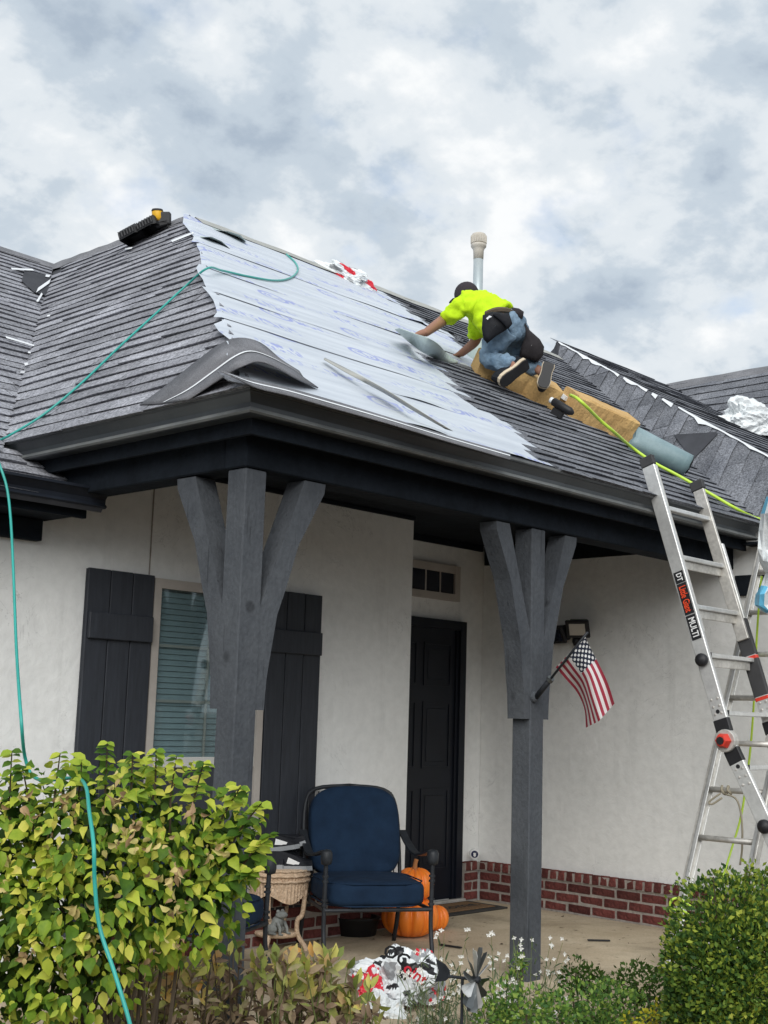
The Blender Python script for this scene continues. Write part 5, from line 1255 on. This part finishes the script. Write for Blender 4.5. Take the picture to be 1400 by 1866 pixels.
# frog
fg0 = at_d(506, 1694, td-.09); fr_ = thing('frog_statue', 'small grey stone frog sitting on the lower shelf of the wicker table', 'statue', (fg0.x, fg0.y, shz+.012))
B = Vector((fg0.x, fg0.y, shz+.012)); f_ = nrm(RT*.8-FW*.5); f_.z = 0; f_.normalize(); sd_ = Z.cross(f_)
def blob(name, c, r, ax, m, parent, n=10):
    V, Fc = [], []
    for i in range(n+1):
        ph = math.pi*i/n-math.pi/2
        for k in range(2*n): an = math.pi*k/n; V.append(tuple(Vector(c)+ax[0]*r[0]*math.cos(ph)*math.cos(an)+ax[1]*r[1]*math.cos(ph)*math.sin(an)+ax[2]*r[2]*math.sin(ph)))
    for i in range(n):
        for k in range(2*n): Fc.append((i*2*n+k, i*2*n+(k+1) % (2*n), (i+1)*2*n+(k+1) % (2*n), (i+1)*2*n+k))
    return mesh(name, (V, Fc), m, parent, smooth=True)
bd = nrm(f_*.55+Z*.8); fax = (bd.cross(sd_).normalized(), sd_, bd)
blob('body', B+Z*.055-f_*.01, (.036, .042, .058), fax, 'stone_grey', fr_)
hdb = blob('head', B+Z*.108+f_*.025, (.036, .038, .022), (f_, sd_, Z), 'stone_grey', fr_)
for s_ in (-1, 1):
    blob('eye', B+Z*.128+f_*.015+sd_*s_*.022, (.012, .012, .012), (f_, sd_, Z), 'stone_grey', hdb, 6)
    blob('thigh', B+Z*.03-f_*.015+sd_*s_*.042, (.040, .018, .028), (f_, sd_, Z), 'stone_grey', fr_, 8)
    mesh('front_leg', tube([B+Z*.07+f_*.02+sd_*s_*.03, B+Z*.035+f_*.042+sd_*s_*.034, B+Z*.004+f_*.045+sd_*s_*.036, B+Z*.004+f_*.065+sd_*s_*.04], [.012, .010, .009, .006], 8), 'stone_grey', fr_, smooth=True)
    mesh('foot', tube([B+Z*.006-f_*.03+sd_*s_*.05, B+Z*.006+f_*.03+sd_*s_*.055], [.010, .006], 8), 'stone_grey', fr_, smooth=True)
# roller skates / shoes heap on the table
gq = Vector((tb.x, tb.y, tz)); gr = thing('shoe_pair', 'black sports shoes with pale soles piled on the wicker table', 'shoes', gq)
def sneaker(c, ang_, tilt, name):
    d = Vector((math.cos(ang_)*math.cos(tilt), math.sin(ang_)*math.cos(tilt), math.sin(tilt))); s = Z.cross(d).normalized(); u = d.cross(s); c = Vector(c)
    ol = [(-.14, .030), (-.12, .040), (-.04, .036), (.04, .046), (.10, .044), (.14, .026)]
    pts2 = ol+[(a, -b) for a, b in ol[::-1]]; n = len(pts2)
    def lay(z0, z1, g0, g1, f=lambda a: 1): return [tuple(c+d*a+s*b*g0+u*z0) for a, b in pts2]+[tuple(c+d*a*.97+s*b*g1+u*z1*f(a)) for a, b in pts2], [tuple(range(n))[::-1], tuple(range(n, 2*n))]+[(i, (i+1) % n, n+(i+1) % n, n+i) for i in range(n)]
    b_ = recalc(mesh(name, lay(.026, .10, 1, .62, lambda a: .55 if a > .05 else (.8 if a > -.02 else 1.05)), 'pouch', gr)); recalc(mesh('sole', lay(0, .0255, 1.05, 1.03), 'film_grey', b_))
    mesh('stripe', ([tuple(c+d*a+s*(-.043)+u*z) for a, z in ((-.02, .04), (.05, .03), (.06, .045), (-.01, .075))], [(0, 1, 2, 3)]), 'white_print', b_)
aR = math.atan2(RT.y, RT.x)
sneaker(gq+RT*.06-FW*.06, aR+.2, 0, 'shoe'); sneaker(gq-RT*.08-FW*.03, aR-.5, .05, 'shoe'); sneaker(gq+RT*.02+FW*.05+Z*.085, aR+.1, .28, 'shoe'); sneaker(gq-RT*.02-FW*.02+Z*.10, aR+.35, .12, 'shoe')

# ------------------------------------------------------------------ pumpkins, mat, sticks
def pumpkin(label, c, r, h, stem=True, seed=0):
    c = Vector(c); t = thing('pumpkin', label, 'pumpkin', c, 'orange pumpkins by the door'); n, m_ = 132, 14; V, Fc = [], []
    for i in range(m_+1):
        ph = math.pi*i/m_; rr_ = max(.06, math.sin(ph)**.72); zz = h/2*(1-math.cos(ph)) - (h*.07 if i == m_ else 0)
        for k in range(n):
            a = 2*math.pi*k/n; g = 1-.17*(1-abs(math.sin(a*5.5+seed)))**1.8
            V.append((c.x+r*rr_*g*math.cos(a), c.y+r*rr_*g*math.sin(a), c.z+zz*(1-.05*(1-abs(math.sin(a*5.5+seed)))*(i > m_/2))))
    for i in range(m_):
        for k in range(n): Fc.append((i*n+k, i*n+(k+1) % n, (i+1)*n+(k+1) % n, (i+1)*n+k))
    mesh('flesh', (V, Fc), 'pumpkin', t, smooth=True)
    if stem: mesh('stem', tube(spline([c+Z*(h-.03), c+Z*(h+.015), c+Z*(h+.05)+X*.012], 4), [.026, .022, .018, .016, .015, .014, .014, .014, .016][:9], 7), 'stem', t, smooth=True)
pd = at_z(746, 1706, 0); pdep = (pd-EYE).dot(FW); pr1 = 53/FPX*pdep
h1 = .25; pumpkin('big orange pumpkin on the porch floor under the armchair seat', (pd.x, pd.y, 0), pr1, h1, False, .3)
p2x = at_d(756, 1600, pdep+.02); ptop = at_d(748, 1581, pdep+.02).z
pumpkin('orange pumpkin stacked on the bigger one beside the chair back', (p2x.x, p2x.y, h1-.02), 36/FPX*pdep, ptop-h1+.02, True, 1.1)
p3 = at_z(790, 1697, 0); pumpkin('small orange pumpkin right of the chair leg', (p3.x+.03, p3.y+.02, 0), 27/FPX*(p3-EYE).dot(FW), .16, False, 2.0)
mx1, my0 = at_z(926, 1656, 0).x, at_z(926, 1656, 0).y; mx0 = mx1-1.0; my1 = YD-.10
dm = thing('door_mat', 'tan coir door mat with dark border reading Welcome', 'door mat', ((mx0+mx1)/2, (my0+my1)/2, 0))
mesh('border', bbox((mx0, my0, .001), (mx1, my1, .014), .004), 'mat_border', dm)
mesh('coir', bbox((mx0+.07, my0+.06, .0145), (mx1-.07, my1-.04, .020), .003), 'coir', dm)
mesh('lettering', text_vf('Welcome.', .17, ((mx0+mx1)/2+.02, (my0+my1)/2+.01, .0212), X, Y, .0005, shear=.35), 'mat_border', dm)
for (a, b, lb) in (((1071, 1714), (1112, 1715), 'dark shingle offcut lying on the porch right of the second post'), ((801, 1722), (841, 1728), 'thin dark shingle offcut lying on the porch between the chair and second post')):
    A, Bq = at_z(*a, .004), at_z(*b, .004); d = (Bq-A).normalized(); s = Z.cross(d)
    tag(mesh('shingle_offcut', xf(bbox((0, -.012, 0), ((Bq-A).length, .012, .008), .002), frame_m(A, d, s, Z)), 'black_plastic'), lb, 'offcut', 'shingle offcuts on the porch')
db = random.Random(23); dV = []
for k in range(70):
    q = Vector((db.uniform(4.4, 7.9), db.uniform(4.2, 6.3), .004)); a_ = db.uniform(0, 6.3); r_ = db.uniform(.006, .022)
    dV.append(([tuple(q+Vector((math.cos(a_+b_)*r_*w_, math.sin(a_+b_)*r_*w_, .004 if b_ == 0 else 0))) for b_, w_ in ((0, 1.6), (1.6, .5), (3.1, 1.2), (4.6, .6))], [(0, 1, 2, 3)]))
j = join(*dV); tag(mesh('porch_debris', (j[0], j[1]), 'twig'), 'scattered dark crumbs and leaf bits on the porch floor', 'debris', kind='stuff')
# dark tray added where a dark blob shows under the armchair
dkq = at_z(648, 1702, 0); dk_ = thing('dark_tray', 'low black tray added for the dark blob under the armchair', 'planter', dkq)
mesh('tray', lathe([(.001, 0), (.13, 0), (.15, .10), (.16, .11), (.14, .11), (.12, .02), (.001, .02)], 20, dkq), 'black_plastic', dk_, smooth=True)
mesh('soil', lathe([(.001, .085), (.138, .085), (.138, .088), (.001, .095)], 18, dkq), 'soil', dk_)

# ------------------------------------------------------------------ wind spinner
sd_d = 5.0; sp_ = thing('wind_spinner', 'dark metal garden wind spinner with silver blades and a curved tail', 'wind spinner', at_z(843, 1990, -.2) if False else Vector((at_d(843, 1790, sd_d).x, at_d(843, 1790, sd_d).y, -.2)))
top_ = at_d(843, 1783, sd_d); mesh('stake', tube([Vector((top_.x, top_.y, -.2)), top_], .006, 8), 'black_iron', sp_)
hub = at_d(868, 1785, sd_d-.02); tl = at_d(818, 1779, sd_d+.05); axd = nrm(hub-tl)
mesh('shaft', tube([tl, hub+axd*.02], .006, 8), 'black_iron', sp_)
tq_ = [(822, 1748+0), (795, 1747), (803, 1766), (793, 1789), (812, 1788), (821, 1779), (820, 1770)]
tq_ = [(795, 1747), (812, 1757), (820, 1768), (821, 1780), (813, 1787), (793, 1789), (800, 1770)]
o = mesh('tail', ([tuple(at_d(x_, y_, sd_d+.05+(820-x_)*.0012)) for x_, y_ in tq_], [tuple(range(len(tq_)))]), 'black_iron', sp_); md = o.modifiers.new('thickness', 'SOLIDIFY'); md.thickness = .003
rb_ = 56/FPX*sd_d; axn = nrm(RT*.90-FW*.42+UP*.0); e1 = nrm(UP-axn*UP.dot(axn)); e2 = axn.cross(e1)
for k in range(12):
    a = 2*math.pi*k/12+.1; d = e1*math.cos(a)+e2*math.sin(a); s = axn.cross(d); tw = nrm(s*.75+axn*.66); V = []
    for rr_, w in ((.12, .15), (.45, .5), (.85, 1.0), (1.0, .75)): V += [tuple(hub+d*rr_*rb_+tw*w*.026), tuple(hub+d*rr_*rb_-axn*.006), tuple(hub+d*rr_*rb_-tw*w*.026)]
    o = mesh('blade', (V, [(i*3+j, i*3+j+1, i*3+j+4, i*3+j+3) for i in range(3) for j in range(2)]), 'steel_dark' if k % 3 else 'aluminium', sp_)
    md = o.modifiers.new('thickness', 'SOLIDIFY'); md.thickness = .0015
mesh('hub', tube([hub-axn*.015, hub+axn*.015], .014, 10), 'black_iron', sp_)

# ------------------------------------------------------------------ plants
def leaf_shape(kind):
    """flat leaf along +x, up +z: (verts, faces)"""
    if kind == 'oval':
        P = [(0, 0, 0), (.22, .33, .05), (.58, .40, .03), (.86, .21, -.05), (1.10, 0, -.18), (.86, -.21, -.05), (.58, -.40, .03), (.22, -.33, .05), (.3, 0, -.03), (.65, 0, -.04)]
        F_ = [(0, 8, 1), (1, 8, 9, 2), (2, 9, 3), (3, 9, 4), (0, 7, 8), (7, 6, 9, 8), (6, 5, 9), (5, 4, 9)]
    elif kind == 'lance':
        P = [(0, 0, 0), (.3, .13, .06), (.65, .14, .05), (1, 0, -.12), (.65, -.14, .05), (.3, -.13, .06), (.3, 0, .0), (.65, 0, -.02)]
        F_ = [(0, 6, 1), (1, 6, 7, 2), (2, 7, 3), (0, 5, 6), (5, 4, 7, 6), (4, 3, 7)]
    elif kind == 'small':
        P = [(0, 0, 0), (.5, .3, .05), (1, 0, -.04), (.5, -.3, .05)]; F_ = [(0, 2, 1), (0, 3, 2)]
    elif kind == 'blade':
        P = [(0, .03, 0), (.5, .04, .1), (1, 0, -.1), (.5, -.04, .1), (0, -.03, 0)]; F_ = [(0, 4, 3, 1), (1, 3, 2)]
    return P, F_
def leaf_mx(pos, d, up, size, wid=1.0, curl=1.0):
    d = Vector(d).normalized(); up = Vector(up); s = up.cross(d)
    if s.length < 1e-3: s = X.cross(d)
    s.normalize(); n = d.cross(s); return frame_m(pos, d*size, s*size*wid, n*size*curl)
def foliage(parent, leaves, kind, m, max_obj=300, name='leaf', stuff='leaves'):
    """leaves: list of matrices, nearest to the camera first become objects of their own"""
    P, F_ = leaf_shape(kind); org = ORG[parent]
    leaves = sorted(leaves, key=lambda q: (q.translation-EYE).length)
    vis = []; restl = []
    for q in leaves:
        x_, y_ = proj(q.translation)
        (vis if (len(vis) < max_obj and -10 < x_ < 1410 and y_ < 1880) else restl).append(q)
    me = bpy.data.meshes.new(name); me.from_pydata(P, [], F_); me.materials.append(MATS[m]); me.polygons.foreach_set('use_smooth', [True]*len(F_))
    T = Matrix.Translation(-org)
    for q in vis:
        o = bpy.data.objects.new(name, me); link(o, parent); o.matrix_basis = T @ q
    if restl:
        A = np.array([[tuple(r) for r in (T @ q)] for q in restl]); PP = np.c_[np.array(P), np.ones(len(P))]
        VV = np.einsum('nij,pj->npi', A, PP)[:, :, :3].reshape(-1, 3); FF = [tuple(i+k*len(P) for i in f) for k in range(len(restl)) for f in F_]
        m2 = bpy.data.meshes.new(stuff); m2.from_pydata(VV.tolist(), [], FF); m2.materials.append(MATS[m]); m2.polygons.foreach_set('use_smooth', [True]*len(FF))
        o = bpy.data.objects.new(stuff, m2); link(o, parent); o['kind'] = 'stuff'
def rdir(rs):
    while True:
        v = Vector((rs.uniform(-1, 1), rs.uniform(-1, 1), rs.uniform(-1, 1)))
        if .05 < v.length < 1: return v.normalized()
# --- big leafy shrub on the left
rs = random.Random(5); sb = at_d(190, 1800, 4.7); shb = thing('leafy_shrub', 'large yellow-green leafy shrub in front of the left shutter', 'shrub', (sb.x, sb.y, -.2))
lobes = [(50, 1520, 120, 0), (170, 1500, 120, -.1), (290, 1500, 112, .0), (390, 1525, 88, .05), (430, 1560, 60, .0), (60, 1660, 130, -.12), (190, 1650, 125, -.18), (320, 1640, 105, -.05), (385, 1640, 70, .0), (40, 1780, 110, -.12), (160, 1760, 100, -.15), (-60, 1600, 160, 0), (-50, 1760, 130, 0)]
Lv, inner = [], []
for (px, py, rp_, dd) in lobes:
    c = at_d(px, py, 4.65+dd); r_ = rp_/FPX*4.65
    k = int(2300*(r_/.2)**2*.10)
    for _ in range(k):
        d = rdir(rs); d = (d - FW*.35).normalized(); q = c + d*r_*rs.uniform(.72, 1.08)
        if mnoise.noise(q*5.5) < -.33: continue
        out_ = (d*.7 + Vector((rs.uniform(-1, 1), rs.uniform(-1, 1), rs.uniform(-1, .3)))*.65 - Z*.30).normalized()
        Lv.append(leaf_mx(q, out_, (Z*.9 - FW*.55 + rdir(rs)*.55), rs.uniform(.018, .060), rs.uniform(.6, 1.15), rs.choice((.4, 1.2, 2.2, 3.2, -1.5))))
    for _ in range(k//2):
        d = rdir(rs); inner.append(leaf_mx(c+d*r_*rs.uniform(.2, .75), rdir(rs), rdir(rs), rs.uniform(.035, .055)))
stems = []
for (px, py, x2, y2) in ((20, 1560, 22, 1368), (190, 1520, 196, 1352), (95, 1540, 110, 1372), (62, 1520, 40, 1395), (310, 1520, 322, 1378), (245, 1500, 242, 1372), (345, 1490, 372, 1388), (140, 1500, 150, 1385), (420, 1540, 478, 1462), (400, 1500, 440, 1432), (440, 1580, 492, 1520), (275, 1480, 285, 1366), (420, 1600, 462, 1585)):
    a, b = at_d(px, py, 4.6), at_d(x2, y2, 4.5); stems.append(tube([a, (a+b)/2+RT*rs.uniform(-.01, .01), b], [.005, .004, .002], 5))
    for t in (.35, .5, .62, .72, .82, .9, .96, 1.0):
        for s_ in (-1, 1):
            q = a+(b-a)*t; d = (RT*s_*rs.uniform(.5, 1)+FW*rs.uniform(-.8, .3)+UP*rs.uniform(-.5, .25)).normalized()
            Lv.append(leaf_mx(q, d, Z-FW*.5+rdir(rs)*.3, rs.uniform(.036, .055)*(1.1-.3*t)))
for k in range(26):
    a = Vector((sb.x, sb.y, -.2))+RT*rs.uniform(-.28, .22)+FW*rs.uniform(-.1, .2); b = at_d(rs.uniform(-20, 400), rs.uniform(1480, 1640), 4.65+rs.uniform(-.1, .1)); stems.append(tube([a, a+(b-a)*.5+Z*.08, b], [.010, .007, .004], 5))
j = join(*stems); mesh('stems', (j[0], j[1]), 'twig', shb)
dryl = []
for k in range(46):
    px, py = rs.uniform(-10, 440), rs.uniform(1400, 1790)
    if px > 330 and py > 1660: continue
    c = at_d(px, py, 4.30+rs.uniform(-.06, .10)+.10*abs(px-200)/250)
    for w in range(rs.choice((3, 4, 6))): dryl.append(leaf_mx(c+rdir(rs)*.022, rdir(rs)-Z*.3, rdir(rs)-FW*.6, rs.uniform(.022, .042), rs.uniform(.6, 1.0), rs.choice((2, 3.5, -2))))
foliage(shb, Lv, 'oval', 'leaf_shrub')
foliage(shb, dryl, 'oval', 'leaf_dry', 0, stuff='dry_leaves')
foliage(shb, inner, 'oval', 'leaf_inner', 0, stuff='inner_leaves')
# --- withered plants in front of the porch
rs = random.Random(9)
spots = [(235, 1850, 4.95, 90), (300, 1842, 5.05, 100), (365, 1835, 5.1, 105), (430, 1830, 5.15, 120), (490, 1838, 5.1, 105), (550, 1838, 5.25, 105), (600, 1850, 5.2, 110), (650, 1862, 5.25, 70)]
wl_names = ['furthest left under the big shrub', 'left of the post foot', 'just left of the post foot', 'at the post foot with an orange leaf', 'below the wicker table', 'below the left chair leg', 'with pale yellow top leaves below the armchair', 'beside the crumpled wrappers']
for i, (px, py, dd, hp) in enumerate(spots):
    b0 = at_d(px, py, dd); base = Vector((b0.x, b0.y, -.2)); hgt = hp/FPX*dd
    t = thing('withered_plant', 'withered brown peony plant '+wl_names[i], 'plant', base, 'withered plants along the porch')
    st, lv, young = [], [], []
    for k in range(11):
        tip = at_d(px+rs.uniform(-48, 48), py-rs.uniform(.35, 1.0)*hp, dd+rs.uniform(-.14, .14)); mid_ = base+(tip-base)*.55+Z*.05
        st.append(tube([base+RT*rs.uniform(-.05, .05), mid_, tip], [.004, .0035, .002], 5))
        for u in range(1 if i < 4 else 2): young.append(leaf_mx(tip-(tip-mid_)*rs.uniform(0, .25), rdir(rs)*.8+Z*rs.uniform(.2, 1.2)+RT*rs.uniform(-.5, .5), -FW*.9+rdir(rs)*.6+Z*.3, rs.uniform(.06, .10), rs.uniform(1.0, 1.5)))
        for u in range(9):
            tq2 = rs.uniform(.5, 1.0); q = mid_+(tip-mid_)*(tq2*2-1) if tq2 > .5 else mid_
            d = (rdir(rs)*.9+Z*(rs.uniform(-.9, .5) if u > 2 else .7)+(tip-mid_).normalized()*.3); lv.append(leaf_mx(q, d, Z-FW*.6+rdir(rs)*.7, rs.uniform(.045, .095)*(.9 if u > 2 else 1.05), rs.uniform(.7, 1.5)))
    j = join(*st); mesh('stems', (j[0], j[1]), 'green_stem' if i > 3 else 'twig', t); foliage(t, lv, 'lance', 'leaf_brown', 60); foliage(t, young, 'lance', 'leaf_pale', 30)
    dry = [leaf_mx(base+Vector((rs.uniform(-.22, .22), rs.uniform(-.22, .22), rs.uniform(.02, max(.05, b0.z+.2)))), rdir(rs), Z+rdir(rs), rs.uniform(.05, .08), 1.3) for _ in range(190)]
    foliage(t, dry, 'lance', 'leaf_brown', 0, stuff='dry_leaves')
# --- white-flowered plants
rs = random.Random(13)
wf_lab = ['airy white-flowered plant left of the wind spinner', 'airy white-flowered plant right of the wind spinner', 'airy white-flowered plant at the foot of the second post']
for i, (px, py, dd) in enumerate(((800, 1880, 5.75), (905, 1880, 5.6), (965, 1860, 5.9))):
    b0 = at_d(px, py, dd); base = Vector((b0.x, b0.y, -.2)); t = thing('white_flower_plant', wf_lab[i], 'plant', base, 'white-flowered plants')
    st, lv, fl_ = [], [], []
    for k in range(32):
        tip = at_d(px+rs.uniform(-75, 75), rs.uniform(1755, 1870) if k > 5 else rs.uniform(1700, 1750), dd+rs.uniform(-.25, .25)); mid_ = base+(tip-base)*.6+Z*.03
        st.append(tube([base+RT*rs.uniform(-.08, .08)+FW*rs.uniform(-.08, .08), mid_, tip], [.0022, .0018, .001], 4))
        for u in range(14):
            q = base+(tip-base)*rs.uniform(.3, .95)+rdir(rs)*.02; lv.append(leaf_mx(q, rdir(rs)+Z*.5, rdir(rs), rs.uniform(.03, .06), .5))
        for u in range(rs.choice((1, 2, 3))):
            c = tip+rdir(rs)*.018
            for w in range(4): fl_.append(leaf_mx(c, RT*math.cos(w*1.57+k)+UP*math.sin(w*1.57+k)-FW*.3, -FW, rs.uniform(.009, .015), 1.1))
    j = join(*st); mesh('stems', (j[0], j[1]), 'green_stem', t, kind='stuff'); foliage(t, lv, 'lance', 'leaf_grey', 0); foliage(t, fl_, 'small', 'petal', 0, stuff='petals')
# --- small clipped bushes and the big boxwood
def bush(name, label, base_px, dd, lobes_, m, n_per, size, kind='small', seed=1, group=None, stems_=True, extra=None):
    rs = random.Random(seed); b0 = at_d(*base_px, dd); t = thing(name, label, 'bush', (b0.x, b0.y, -.2), group); lv = []
    for (px, py, rp_, d0) in lobes_:
        c = at_d(px, py, dd+d0); r_ = rp_/FPX*dd; k = int(n_per*(r_/.1)**2)
        for _ in range(k):
            d = rdir(rs); d = (d-FW*.25).normalized(); w = 1+.20*mnoise.noise(d*2.6+Vector((seed*3.1, px*.01, 0)))+.13*mnoise.noise(d*6+c); rad = r_*w*(rs.uniform(.55, 1.0)**.5 if rs.random() < .85 else rs.uniform(1.0, 1.12)); q = c+d*rad
            if q.z < -.2: continue
            lv.append(leaf_mx(q, d*.8+rdir(rs)*.8+Z*.25, rdir(rs)-FW*.5, size*rs.uniform(.7, 1.25), 1))
    st = [tube([Vector((b0.x, b0.y, -.2)), at_d(px, py, dd+d0)], [.012, .004], 5) for (px, py, rp_, d0) in lobes_]
    j = join(*st); mesh('stems', (j[0], j[1]), 'twig', t); foliage(t, lv, kind, m, 0, stuff='foliage')
    return t
bush('boxwood', 'big rounded yellow-green boxwood in the lower right corner', (1330, 1900), 4.9, [(1310, 1690, 92, 0), (1285, 1770, 78, -.05), (1370, 1680, 88, .05), (1340, 1780, 110, -.1), (1425, 1760, 130, 0), (1285, 1850, 72, -.05), (1370, 1870, 110, -.12), (1250, 1830, 40, .02), (1245, 1720, 34, .02), (1366, 1592, 9, .05), (1362, 1575, 5, .05), (1300, 1598, 12, 0), (1392, 1598, 14, .05), (1222, 1760, 14, .02), (1218, 1850, 16, .02)], 'leaf_box', 640, .023, seed=2)
gl_ = 'small green bushes in the flower bed'
bush('green_bush', 'low bright green bush right of the wind spinner', (930, 1900), 5.2, [(920, 1835, 40, 0), (960, 1850, 48, -.03), (900, 1865, 40, -.05), (1000, 1860, 42, 0)], 'leaf_green', 380, .024, seed=3, group=gl_)
bush('green_bush', 'low green bush in the middle of the flower bed', (1080, 1900), 5.35, [(1060, 1830, 45, 0), (1110, 1840, 52, 0), (1020, 1850, 40, -.05), (1150, 1855, 45, -.05), (1090, 1870, 50, -.08)], 'leaf_green', 360, .022, seed=4, group=gl_)
bush('green_bush', 'dark green twiggy bush behind the flower bed at the porch edge', (1060, 1850), 6.1, [(1050, 1775, 26, 0), (1075, 1785, 24, 0), (1040, 1790, 22, 0), (1090, 1795, 22, .02)], 'leaf_inner', 300, .026, seed=5, group=gl_)
bush('green_bush', 'dense green bush left of the big boxwood', (1165, 1880), 5.7, [(1160, 1790, 36, 0), (1185, 1800, 34, 0), (1130, 1805, 32, 0), (1195, 1830, 36, 0)], 'leaf_inner', 380, .022, seed=6, group=gl_)
bush('green_bush', 'bright yellow sprig in front of the low green bushes', (1190, 1900), 5.0, [(1196, 1838, 13, 0), (1186, 1856, 16, 0), (1203, 1858, 12, 0), (1150, 1862, 14, 0)], 'leaf_yellow', 420, .020, seed=7, group=gl_)
bush('green_bush', 'light green sprig growing up against the second post', (948, 1800), 6.2, [(947, 1748, 10, 0), (940, 1764, 13, 0), (935, 1785, 17, 0), (952, 1760, 8, 0), (1166, 1815, 8, -.6)], 'leaf_green', 420, .024, seed=8, group=gl_)
# --- grass blades along the bed and ground cover
rs = random.Random(17); gb = []
for k in range(260):
    px = rs.uniform(600, 1230); dd = rs.uniform(5.2, 6.2); tip = at_d(px, rs.uniform(1770, 1900), dd); b0 = Vector((tip.x, tip.y, -.2))+rdir(rs)*.05
    ln = (tip-b0).length; gb.append(leaf_mx(b0, (tip-b0)+RT*rs.uniform(-.08, .08), -FW+rdir(rs)*.4, ln, .16 if ln > .2 else .3))
gr_ = thing('ground_cover', 'thin grass and weeds growing along the edge of the porch', 'grass', (4.6, 3.4, -.2)); gr_['kind'] = 'stuff'
foliage(gr_, gb, 'blade', 'leaf_grey', 0, stuff='grass_blades')
